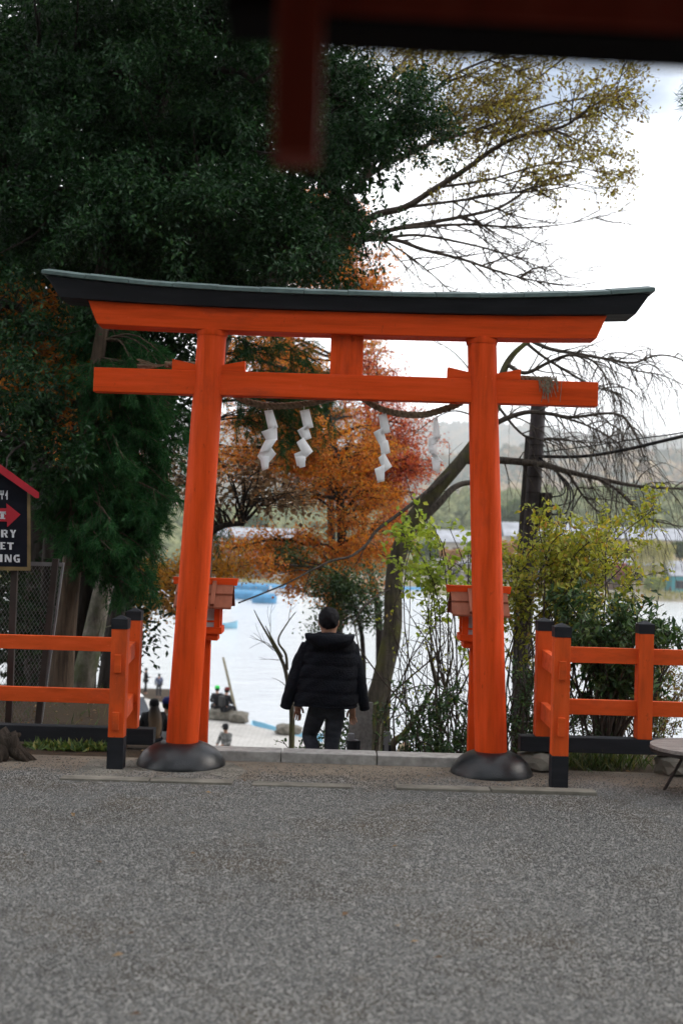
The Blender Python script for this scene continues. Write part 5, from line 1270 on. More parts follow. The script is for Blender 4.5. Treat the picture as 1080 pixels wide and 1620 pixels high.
# ================================================================ far bank
M['plaster'] = plain('pale_plaster', (0.40, 0.37, 0.32), 0.9, 0.2, 0.2, 0.3, 0)
M['cream'] = plain('cream_wall', (0.50, 0.42, 0.27), 0.9, 0.2, 0.2, 0.3, 0)
M['rooftile'] = plain('grey_roof_tiles', (0.34, 0.35, 0.38), 0.6, 0.4, 0.3, 0.5, 0)
M['darkroof'] = plain('dark_roof_tiles', (0.13, 0.13, 0.14), 0.7, 0.3, 0.3, 0.5, 0)
M['farglass'] = plain('dark_window_glass', (0.03, 0.035, 0.045), 0.2, 0.5, 0.2, 0.3, 0)
M['teal'] = plain('teal_awning', (0.08, 0.30, 0.33), 0.7, 0.3, 0.15, 0.3, 0)
M['farwood'] = plain('brown_timber', (0.14, 0.085, 0.05), 0.8, 0.2, 0.3, 0.4, 0)
def house(label, u0, u1, v_eave, v_ridge, Y, wall, roof, storeys=2, depth=9, name='riverside_house'):
    a, b = at(u0, v_eave, Y), at(u1, v_eave, Y); zg = float(terr((a.x + b.x) / 2, Y)) - .3; ze = (a.z + b.z) / 2; zr = ze + (v_eave - v_ridge) * Y / FPX
    w = b.x - a.x; cx = (a.x + b.x) / 2
    t = thing(name, label, 'house', 'houses along the far river bank', (cx, Y, zg)); H = ze - zg
    MB().box((0, depth / 2, H / 2), (w, depth, H)).build('wall', wall, t)
    ov = .7; zr_ = zr - zg
    v = [(-w / 2 - ov, -ov, H - .1), (w / 2 + ov, -ov, H - .1), (w / 2 + ov, depth / 2, zr_), (-w / 2 - ov, depth / 2, zr_), (-w / 2 - ov, depth + ov, H - .1), (w / 2 + ov, depth + ov, H - .1)]
    v2 = [(x, y, z + .22) for x, y, z in v]
    MB().add(v + v2, [(0, 1, 2, 3), (3, 2, 5, 4), (6, 9, 8, 7), (9, 10, 11, 8), (0, 6, 7, 1), (4, 5, 11, 10), (0, 3, 9, 6), (3, 4, 10, 9), (1, 7, 8, 2), (2, 8, 11, 5)]).build('roof', roof, t)
    n = max(2, int(w / 3.2)); sh = H / storeys
    for s in range(storeys):
        for k in range(n):
            x = -w / 2 + w * (k + .5) / n
            wn = MB().box((x, -.04, sh * s + sh * .52), (w / n * .62, .12, sh * .44)).build('window', M['farwood'], t)
            for sx in (-1, 1): MB().box((x + sx * w / n * .145, -.09, sh * s + sh * .52), (w / n * .26, .06, sh * .38)).build('pane', M['farglass'], wn)
        if s: MB().add([(-w / 2 - .5, -1.3, sh * s - .25), (w / 2 + .5, -1.3, sh * s - .25), (w / 2 + .5, 0, sh * s + .25), (-w / 2 - .5, 0, sh * s + .25), (-w / 2 - .5, -1.3, sh * s - .1), (w / 2 + .5, -1.3, sh * s - .1), (w / 2 + .5, 0, sh * s + .42), (-w / 2 - .5, 0, sh * s + .42)], [(3, 2, 1, 0), (4, 5, 6, 7), (0, 1, 5, 4), (2, 3, 7, 6), (0, 4, 7, 3), (1, 2, 6, 5)]).build('pent_roof', roof, t)
    return t
house('pale house with long grey roof across the river, right of the left pillar', 332, 480, 850, 836, 280, M['plaster'], M['rooftile'])
house('dark-roofed low shop on the far bank behind the maple', 360, 425, 884, 872, 262, M['farwood'], M['darkroof'], 1, 7)
house('white-roofed house across the river between the cherry trunk and right pillar', 690, 775, 858, 840, 280, M['plaster'], M['rooftile'])
house('long cream house with pale roof at the right edge across the river', 935, 1130, 854, 836, 276, M['cream'], M['rooftile'])
house('grey-roofed house behind the yellowing shrub across the river', 800, 915, 850, 828, 296, M['plaster'], M['rooftile'])
house('low grey-roofed building below the cream house on the far bank', 820, 1000, 892, 880, 258, M['farwood'], M['rooftile'], 1, 8)
house('teal-fronted boat house at the far right bank', 1062, 1150, 912, 890, 250, M['teal'], M['rooftile'], 1, 6)

def far_tree(label, u, v, Y, rpx, leafm, seed, squash=1.0):
    g = np.random.default_rng(seed); k = Y / FPX; x = at(u, v, Y).x; base = Vector((x, Y, float(terr(x, Y)) - .2)); c = at(u, v, Y)
    t = tree('bank_tree', label, 'tree', base, 'trees along the far river bank'); r = rpx * k
    K(t, MB().tube([base, base.lerp(c, .5), c], [.28, .2, .1], 7).build('trunk', BK['dark'], t))
    lobes = [((c.x + g.normal() * r * .45, c.y + g.normal() * r * .3, c.z + g.normal() * r * .35 * squash), r * .6, r * .6, r * .5 * squash) for _ in range(6)]
    pts, nor = lobe_points(g, lobes, 260 / max(1, r * r * .36 * 3 * 6) * 3, .5); cen, ax, nr = clump_leaves(g, pts, nor, 8, r * .09)
    K(t, leaf_object('crown', cen, ax, nr, g.uniform(.45, .9, len(cen)), .45, leafm, t))
LM['farred'] = leafmat('far_red_leaves', [(0, (.22, .05, .04)), (1, (.42, .12, .08))], .8, .3); LM['fargreen'] = leafmat('far_green_leaves', [(0, (.04, .07, .03)), (1, (.10, .14, .05))], .8, .3)
LM['farorange'] = leafmat('far_orange_leaves', [(0, (.28, .12, .03)), (1, (.45, .25, .08))], .8, .3); LM['farlight'] = leafmat('far_light_green_leaves', [(0, (.14, .19, .05)), (1, (.28, .32, .10))], .8, .3)
for i, (lab, u, v, Y, r, lm) in enumerate([('pink-red round tree on the far bank just right of the left pillar', 352, 872, 268, 12, 'farred'), ('light green clipped tree on the far bank by the long grey roof', 385, 870, 266, 14, 'farlight'),
        ('red-leaved tree on the far bank behind the maple branches', 418, 886, 264, 16, 'farred'), ('dark pine on the far bank left of the walking person', 462, 885, 262, 20, 'fargreen'), ('dark green tree on the far bank at the cherry trunk', 680, 870, 262, 18, 'fargreen'),
        ('orange tree on the far bank left of the right pillar', 712, 880, 258, 14, 'farorange'), ('dark green tree behind the utility pole across the river', 808, 812, 320, 30, 'fargreen'), ('orange-brown tree below the utility pole across the river', 800, 870, 270, 18, 'farorange'),
        ('pale orange tree across the river behind the shrub', 905, 905, 255, 18, 'farorange'), ('red tree on the far bank under the cream house', 985, 902, 256, 14, 'farred'), ('green tree on the far bank at the right edge', 1075, 870, 268, 16, 'fargreen'),
        ('light green tree above the far roofs at right', 1010, 838, 300, 20, 'farlight'), ('green tree on the far bank before the low building', 940, 892, 262, 12, 'fargreen'), ('reed-green tree at the far water edge at right', 1030, 925, 248, 16, 'farlight'), ('dark green tree above the long grey roof at left', 400, 832, 310, 22, 'fargreen')]):
    far_tree(lab, u, v, Y, r, LM[lm], 300 + i, .8)
# yellow weeping willow on the far bank
def willow():
    g = np.random.default_rng(77); base = Vector((at(1035, 880, 254).x, 254, float(terr(at(1035, 880, 254).x, 254)))); t = tree('willow_tree', 'yellowing weeping willow on the far bank at right', 'tree', base)
    c = at(1032, 862, 254); K(t, MB().tube([base, base.lerp(c, .6), c], [.3, .22, .12], 7).build('trunk', BK['dark'], t))
    n = 2600; th = g.uniform(0, 6.28, n); rr = g.uniform(.2, 1, n) * 5.0; h = g.random(n)
    P_ = np.stack([c.x + np.cos(th) * rr, c.y + np.sin(th) * rr, c.z + 1.2 - rr * .25 - h * 8.5 * (rr / 5.0)], -1)
    ax = g.normal(size=(n, 3)) * .15; ax[:, 2] = -1
    K(t, leaf_object('crown', P_, ax, g.normal(size=(n, 3)), g.uniform(.7, 1.4, n), .16, LM['willow'], t))
willow()
# reeds on the far shore
def reeds():
    g = np.random.default_rng(78); n = 9000; x = g.uniform(-90, 110, n); y = 241 + np.abs(g.normal(size=n)) * 4; ok = (vnoise(x, y * 0, 9, 14) > .45); x, y = x[ok], y[ok]; n = len(x)
    z = terr(x, y) + .35; ax = g.normal(size=(n, 3)) * .25; ax[:, 2] = 1
    o = leaf_object('reeds', np.stack([x, y, z], -1), ax, g.normal(size=(n, 3)), g.uniform(.8, 1.7, n), .14, LM['willow']); tag(o, 'pale reeds fringing the far river shore', 'reeds', kind='stuff')
reeds()

# ================================================================ boats
M['blueboat'] = plain('blue_tarpaulin', (0.07, 0.24, 0.42), 0.6, 0.3, 0.2, 1, 0); M['boatwhite'] = plain('boat_white', (0.62, 0.64, 0.66), 0.5, 0.4, 0.1, 1, 0); M['paleblue'] = plain('pale_blue_hull', (0.22, 0.45, 0.58), 0.5, 0.4, 0.15, 1, 0)
def boat(label, c, ln, bm, rz, hull, cover=None, seats=True, zw=-7.2, group='boats on the river', h=.55):
    t = thing('rowing_boat', label, 'boat', group, (c[0], c[1], zw)); t.rotation_euler.z = rz; rings = []
    for i in range(13):
        s = -1 + 2 * i / 12; w = bm * (1 - abs(s) ** 2.6) ** .6 + .04; sh = h + .28 * h * s * s * 2
        rings.append([(s * ln, -w, sh), (s * ln * .97, -w * .7, .02), (s * ln * .95, 0, -.12), (s * ln * .97, w * .7, .02), (s * ln, w, sh), (s * ln * .98, w * .86, sh), (s * ln * .95, w * .6, .1), (s * ln * .95, -w * .6, .1), (s * ln * .98, -w * .86, sh)])
    MB().rings(rings).build('hull', hull, t, auto=50)
    if seats:
        for s in (-.45, 0, .45): MB().box((s * ln, 0, h * .7), (.25, bm * 1.5, .04)).build('thwart', M['greyboard'], t)
    if cover:
        rr_ = [[(s * ln * .86, bm * math.cos(a) * (1 - .25 * s * s), h + .05 + .75 * h * math.sin(a)) for a in [math.pi * k / 8 for k in range(9)]] for s in [-1 + 2 * i / 8 for i in range(9)]]
        MB().rings(rr_, True, True).build('cover', cover, t)
    return t
for i, (u, v, hl, lab) in enumerate([(405, 931, 38, 'blue covered boat moored nearest the far bank'), (452, 934, 26, 'blue and white covered boat moored right of its neighbours'), (392, 944, 26, 'blue covered boat half hidden by the left lantern roof'), (418, 950, 20, 'short blue covered boat nearest of the moored group')]):
    d = (8.9) * FPX / (v + 4 - (870 + (u - 540) * .0297)); c = at(u, v, d); boat(lab, c, hl * d / FPX, 1.5, .02 * i, M['blueboat'] if i != 1 else M['boatwhite'], M['blueboat'], False, h=.9)
c = at(458, 1152, 50.5); boat('pale blue and white rowing boat moored at the quay left of the walking person', (c.x - .2, c.y + 1.2), 2.3, .62, -.75, M['paleblue'])
c = at(356, 995, 8.9 * FPX / 129); boat('small cyan boat far out on the river beside the left lantern', c, 1.4, .7, .3, M['paleblue'])
for i, (u, v, lab) in enumerate([(600, 932, 'blue covered boat moored across the river behind the bush'), (640, 936, 'pale boat moored across the river at the cherry trunk')]):
    d = 8.9 * FPX / (v + 4 - (870 + (u - 540) * .0297)); c = at(u, v, d); boat(lab, c, 4.5, 1.3, 0, M['boatwhite'], M['blueboat'], False, h=.9)
# mooring pole leaning in the water
a, b_ = at(353, 1040, 50.5), at(372, 1120, 50.5)
tag(MB().tube([b_ + (b_ - a) * .35, a], [.07, .05], 8).build('mooring_pole', plain('old_bamboo_pole', (.23, .2, .13), .8, .2, .3, 2, 0)), 'leaning bamboo mooring pole in the water behind the seated pair', 'pole')

# ================================================================ parked car on the lower road, left
def car():
    c = at(216, 1100, 41); t = thing('parked_car', 'white car roof glimpsed beside the left fence post', 'car', loc=(c.x - .45, 41, -5.2)); t.rotation_euler.z = .35
    M['carwhite'] = plain('white_car_paint', (.66, .67, .68), .3, .5, .05, 1, 0)
    sec = [(-2.1, .35, .62, .72), (-2.05, .3, .8, .78), (-1.1, .28, .92, .84), (.2, .28, .95, .85), (1.6, .28, .98, .84), (2.05, .3, .85, .78), (2.1, .35, .7, .72)]
    MB().rings([[(w * -1, x, z0), (w, x, z0), (w * 1.0, x, z0 + (z1 - z0) * .6), (w * .93, x, z1), (w * -.93, x, z1), (w * -1.0, x, z0 + (z1 - z0) * .6)] for x, z0, z1, w in sec]).build('body', M['carwhite'], t, bevel=.03)
    MB().rings([[(-w, x, .9), (w, x, .9), (w * .78, x2, 1.46), (-w * .78, x2, 1.46)] for x, x2, w in ((-1.25, -.55, .8), (-.6, -.3, .8), (.9, .7, .8), (1.75, 1.25, .8))]).build('cabin', M['farglass'], t, bevel=.03)
    MB().rings([[(-w, x, 1.45), (w, x, 1.45), (w * .96, x, 1.5), (-w * .96, x, 1.5)] for x, w in ((-.58, .62), (-.3, .66), (.8, .66), (1.28, .62))]).build('roof', M['carwhite'], t, bevel=.02)
    for sx in (-1, 1):
        for y in (-1.3, 1.35):
            wh = MB().tube([(sx * .68, y, .31), (sx * .86, y, .31)], .31, 20).build('wheel', M['cable'], t, auto=40); MB().tube([(sx * .862, y, .31), (sx * .868, y, .31)], .19, 16).build('rim', M['galv'], wh)
        MB().box((sx * .6, -2.08, .66), (.3, .06, .12)).build('headlight', M['glass_paper'], t); MB().box((sx * .95, -.75, .98), (.14, .1, .12)).build('mirror', M['carwhite'], t)
car()
# ================================================================ people
def skin_mesh(name, joints, bones, mat, parent, sub=2):
    """continuous surface grown on a skeleton: joints name -> (pos, r or (rx, ry)); first joint is the root"""
    names = list(joints); idx = {k: i for i, k in enumerate(names)}
    me = bpy.data.meshes.new(name); me.from_pydata([tuple(joints[k][0]) for k in names], [(idx[a], idx[b]) for a, b in bones], [])
    o = bpy.data.objects.new(name, me); C.objects.link(o)
    o.modifiers.new('skin', 'SKIN'); sv = me.skin_vertices[0].data
    for i, k in enumerate(names):
        r = joints[k][1]; sv[i].radius = r if hasattr(r, '__len__') else (r, r); sv[i].use_root = (i == 0)
    s = o.modifiers.new('sub', 'SUBSURF'); s.levels = sub; s.render_levels = sub
    dg = bpy.context.evaluated_depsgraph_get(); m2 = bpy.data.meshes.new_from_object(o.evaluated_get(dg))
    m2.polygons.foreach_set('use_smooth', [True] * len(m2.polygons)); m2.name = name
    bpy.data.objects.remove(o); bpy.data.meshes.remove(me)
    if not m2.materials: m2.materials.append(mat)
    else: m2.materials[0] = mat
    return link(name, m2, None, parent)

M['skin'] = plain('skin', (0.32, 0.17, 0.11), 0.55, 0.4, 0.08, 12, 0.05)
M['hair'] = plain('black_hair', (0.006, 0.006, 0.008), 0.75, 0.15, 0.4, 60, 0.6)
M['navy'] = plain('dark_navy_nylon', (0.0055, 0.007, 0.012), 0.75, 0.12, 0.35, 9, 0.7, dist=.03)
M['jean'] = plain('dark_jeans', (0.024, 0.027, 0.036), 0.9, 0.2, 0.5, 9, 0.5, stretch=(1, 1, 2.5), dist=.02)
M['shoe'] = plain('black_shoes', (0.015, 0.015, 0.016), 0.5, 0.4, 0.2, 9, 0.1)

def ell(cx, cy, cz, rx, ry, n=28, tilt=0.0, pw=2.4):
    out = []
    for k in range(n):
        a = 2 * math.pi * k / n; c, s = math.cos(a), math.sin(a)
        x = math.copysign(abs(c) ** (2 / pw), c) * rx; y = math.copysign(abs(s) ** (2 / pw), s) * ry
        out.append((cx + x, cy + y, cz + x * tilt))
    return out

def hand(parent, wrist, pointing, thumb_side, s=1.0):
    """relaxed hand: palm and five unequal curled fingers"""
    w = Vector(wrist); d = Vector(pointing).normalized(); side = Vector((thumb_side, -0.35, 0)).normalized(); side = (side - d * side.dot(d)).normalized(); nrm = d.cross(side)
    J = {'w': (w, (.022 * s, .016 * s)), 'p': (w + d * .05 * s, (.030 * s, .016 * s)), 'k': (w + d * .085 * s, (.034 * s, .014 * s))}
    B = [('w', 'p'), ('p', 'k')]
    for i, (o, l) in enumerate(((.026, .066), (.009, .075), (-.009, .070), (-.026, .054))):
        b0 = w + d * .088 * s + side * o * s; cur = nrm * (.02 if thumb_side > 0 else -.02)
        J['a%d' % i] = (b0 + d * l * .4 * s + cur * .3 * s, .0085 * s); J['b%d' % i] = (b0 + d * l * .75 * s + cur * 1.0 * s, .008 * s); J['c%d' % i] = (b0 + d * l * .98 * s + cur * 2.0 * s, .007 * s)
        B += [('k', 'a%d' % i), ('a%d' % i, 'b%d' % i), ('b%d' % i, 'c%d' % i)]
    J['t0'] = (w + d * .04 * s + side * .036 * s, .011 * s); J['t1'] = (w + d * .075 * s + side * .048 * s, .010 * s); J['t2'] = (w + d * .10 * s + side * .048 * s, .008 * s)
    B += [('p', 't0'), ('t0', 't1'), ('t1', 't2')]
    return J, B

# ---- the man on the steps, seen from behind; jacket worn over the shoulders, sleeves hanging empty
def walking_man():
    Y = 10.02
    t = thing('person', 'person in black padded jacket and dark jeans walking down the steps, seen from behind', 'person', loc=(at(520, 1270, Y).x, Y, -0.54))
    A = lambda u, v, dy=0: at(u, v, Y + dy)
    hip, ch, nk, hd = A(517, 1112), A(519, 1040), A(520, 1003, -.0), A(520, 980)
    J = {'pel': (A(517, 1108), (.12, .09)), 'belly': (A(518, 1080), (.13, .10)), 'chest': (ch, (.16, .12)), 'neck0': (A(520, 1012), (.075, .07)), 'neck': (nk, (.058, .06)), 'h0': (A(520, 993, .02), (.068, .085)), 'h1': (hd, (.078, .098)), 'h2': (A(520, 969), (.066, .08)),
         'shL': (A(492, 1024), .06), 'elL': (A(470, 1075, .02), .045), 'wrL': (A(470, 1112, .08), .028), 'shR': (A(548, 1026), .06), 'elR': (A(563, 1078, .02), .045), 'wrR': (A(557, 1117, .06), .029),
         'hpL': (A(503, 1122), .075), 'knL': (A(489, 1163, .14), .062), 'anL': (Vector((A(500, 1196).x, Y - .14, -.24)), .045), 'toL': (Vector((A(500, 1196).x - .02, Y + .0, -.31)), .035),
         'hpR': (A(531, 1122), .075), 'knR': (A(524, 1180, .03), .062), 'anR': (Vector((A(523, 1240).x, Y + .02, -.46)), .045), 'toR': (Vector((A(523, 1240).x + .02, Y + .2, -.505)), .035)}
    B = [('pel', 'belly'), ('belly', 'chest'), ('chest', 'neck0'), ('neck0', 'neck'), ('neck', 'h0'), ('h0', 'h1'), ('h1', 'h2'), ('chest', 'shL'), ('shL', 'elL'), ('elL', 'wrL'), ('chest', 'shR'), ('shR', 'elR'), ('elR', 'wrR'),
         ('pel', 'hpL'), ('hpL', 'knL'), ('knL', 'anL'), ('anL', 'toL'), ('pel', 'hpR'), ('hpR', 'knR'), ('knR', 'anR'), ('anR', 'toR')]
    for sd, wr, pt, ts in (('L', 'wrL', Vector((.10, .5, -1)), 1), ('R', 'wrR', Vector((.05, .25, -1)), -1)):
        hj, hb = hand(t, J[wr][0], pt, ts, 1.02)
        for k, v in hj.items():
            if k != 'w': J[sd + k] = v
        B += [((wr if a == 'w' else sd + a), sd + b) for a, b in hb]
    K(t, skin_mesh('body', J, B, M['skin'], t))
    for sx in (-1, 1):
        e = MB().lathe([(.004, -.03), (.012, -.024), (.016, 0), (.014, .02), (.004, .03)], 10, (hd.x + sx * .084, Y + .02, hd.z - .03), .55, 1.0).build('ear', M['skin'], t, smooth=True); K(t, e)
    # face on the far side: nose, eyes, mouth
    f = MB().add([(hd.x - .014, Y + .095, hd.z - .02), (hd.x + .014, Y + .095, hd.z - .02), (hd.x, Y + .122, hd.z - .035), (hd.x, Y + .098, hd.z + .015)], [(0, 1, 2), (0, 2, 3), (1, 3, 2)]); K(t, f.build('nose', M['skin'], t))
    for sx in (-1, 1): K(t, MB().lathe([(.002, -.006), (.012, 0), (.002, .006)], 10, (hd.x + sx * .032, Y + .094, hd.z + .008), 1, .5).build('eye', M['hair'], t))
    K(t, MB().box((hd.x, Y + .097, hd.z - .062), (.05, .006, .008)).build('mouth', M['darkred'], t))
    # hair: short crop with a slightly ragged nape
    bm = bmesh.new(); bmesh.ops.create_icosphere(bm, subdivisions=4, radius=1); rs = random.Random(2)
    for v in list(bm.verts):
        p = v.co.copy(); cut = -.80 + (.06 * math.sin(9 * p.x) if p.y < .1 else .95 * min(1, p.y * 1.2))
        k = 1 + rs.uniform(-.03, .05) + .03 * math.sin(6 * p.x + 4 * p.z)
        if p.z < cut: v.co = (p.x * .8, p.y * .8, p.z); v.tag = True
        else: v.co = p * k
    bmesh.ops.delete(bm, geom=[v for v in bm.verts if v.tag and v.co.z < -.93], context='VERTS')
    for v in bm.verts: v.co = (hd.x + v.co.x * .090, Y - .008 + v.co.y * .107, hd.z + .008 + v.co.z * .102)
    me = bpy.data.meshes.new('hair'); bm.to_mesh(me); bm.free(); me.polygons.foreach_set('use_smooth', [True] * len(me.polygons)); K(t, link('hair', me, M['hair'], t))
    # trousers
    TJ = {'pel': (A(517, 1106), (.165, .13)), 'ws': (A(517, 1090), (.155, .12)), 'hl': (A(504, 1124), (.098, .105)), 'tl': (A(496, 1145, .06), .088), 'kl': (A(488, 1164, .14), .074), 'cl': (A(494, 1180, .02), .066), 'al': (J['anL'][0] + Vector((0, 0, .03)), .058),
          'hr': (A(531, 1124), (.098, .105)), 'tr': (A(528, 1150, .02), .084), 'kr': (A(524, 1178, .03), .068), 'cr': (A(524, 1205, .02), .064), 'ar': (J['anR'][0] + Vector((0, 0, .03)), .058)}
    K(t, skin_mesh('trousers', TJ, [('pel', 'ws'), ('pel', 'hl'), ('hl', 'tl'), ('tl', 'kl'), ('kl', 'cl'), ('cl', 'al'), ('pel', 'hr'), ('hr', 'tr'), ('tr', 'kr'), ('kr', 'cr'), ('cr', 'ar')], M['jean'], t))
    for an, to in (('anL', 'toL'), ('anR', 'toR')):
        a, b = J[an][0], J[to][0]
        K(t, skin_mesh('shoe', {'a': (a + Vector((0, -.04, -.02)), (.045, .05)), 'b': (a.lerp(b, .6), (.046, .042)), 'c': (b + Vector((0, .03, 0)), (.042, .032))}, [('a', 'b'), ('b', 'c')], M['shoe'], t))
    # jacket body: quilted rings
    prof = [(1004, 521, 24, .10), (1009, 521, 34, .125), (1014, 521.5, 39, .14), (1022, 522, 43, .155), (1030, 522, 45, .165), (1050, 521, 47, .18), (1071, 519.5, 49.5, .19), (1093, 517, 51, .195), (1114, 514.5, 52, .195)]
    seams = [1031, 1051, 1072, 1094, 1113]
    rings = []; vs_ = np.linspace(1004, 1116, 60); rs = random.Random(8)
    ph = [rs.uniform(0, 6) for _ in range(8)]
    for v in vs_:
        c = np.interp(v, [p[0] for p in prof], [p[1] for p in prof]); hw = np.interp(v, [p[0] for p in prof], [p[2] for p in prof]); dp = np.interp(v, [p[0] for p in prof], [p[3] for p in prof])
        dist = min(abs(v - s) for s in seams); puff = (1 - math.exp(-(dist / 3.2) ** 2)) * 0.011 if v > 1024 else .010
        ce = at(c, v, Y); hwm = hw * Y / FPX
        ring = ell(ce.x, Y, ce.z, hwm - .011 + puff, dp - .011 + puff, 56, .0297 * 0, 2.5)
        ring = [(x + .006 * math.sin(ph[0] + 5 * k_ / 9 + v * .11) * 1, y + .008 * math.sin(ph[1] + k_ * .9 + v * .23), z + .006 * math.sin(ph[2] + k_ * .35)) for k_, (x, y, z) in enumerate(ring)]
        rings.append(ring)
    rings.append(ell(at(514, 1114, Y).x, Y, at(514, 1114, Y).z, .24, .15, 56, 0, 2.5))
    jk = MB().rings(rings, False).build('jacket', M['navy'], t, smooth=True); K(t, jk)
    # hanging empty sleeves (ridged by the quilting)
    for pts, rr in (([(489, 1020, 0), (477, 1046, -.02), (467, 1075, -.03), (458, 1098, -.02), (451, 1120, .0)], (.068, .078, .070, .058, .05)), ([(554, 1022, 0), (562, 1050, -.02), (569, 1078, -.03), (573, 1100, -.02), (577, 1123, 0)], (.066, .068, .060, .05, .046))):
        p = spline([A(*q) for q in pts], 9); n = len(p); rad = np.interp(np.linspace(0, 1, n), np.linspace(0, 1, 5), rr)
        ph_ = np.linspace(0, 1, n); sm = np.array([min(abs(x - s) for s in (.16, .36, .55, .74, .92)) for x in ph_]); rad = rad - .005 * np.exp(-(sm / .03) ** 2); rad[-1] *= .8
        sl = MB().tube(p, list(rad), 22).build('sleeve', M['navy'], jk, smooth=True); sl.matrix_parent_inverse = Matrix.Identity(4)
    # hood lying on the back: rolled collar around the neck and the fallen bag
    N_ = 40; rg = []
    for i in range(N_):
        a = 2 * math.pi * i / N_; back = max(0, -math.sin(a)); cx, cy = at(521, 1004, Y).x + math.cos(a) * .135, Y + .01 + math.sin(a) * .105
        r = .036 + .022 * back; cz = at(521, 1005, Y).z - .055 * back * .5 - .035 * abs(math.cos(a)) ** 2 + .0
        rg.append([(cx + math.cos(a) * r * math.cos(b), cy + math.sin(a) * r * math.cos(b), cz + r * 1.05 * math.sin(b)) for b in [2 * math.pi * k / 12 for k in range(12)]])
    m = MB(); m.rings(rg + [rg[0]], False)
    K(t, m.build('collar', M['navy'], t, smooth=True))
    hb_ = []
    for i in range(11):
        s = i / 10; v = 1002 + 24 * s; w = (37 * math.sqrt(max(.02, 1 - (s * 1.0) ** 2.2)) + 2) * Y / FPX; ce = at(522, v, Y); dep = .05 + .075 * math.sin(math.pi * min(1, s * .8 + .2))
        hb_.append([(ce.x + w * math.cos(a), Y - .13 - dep * max(-.25, -math.sin(a)) + .006 * math.sin(7 * a + i), ce.z + .008 * math.sin(3 * a + i * .7)) for a in [2 * math.pi * k / 28 for k in range(28)]])
    K(t, MB().rings(hb_).build('hood', M['navy'], t, smooth=True))
walking_man()

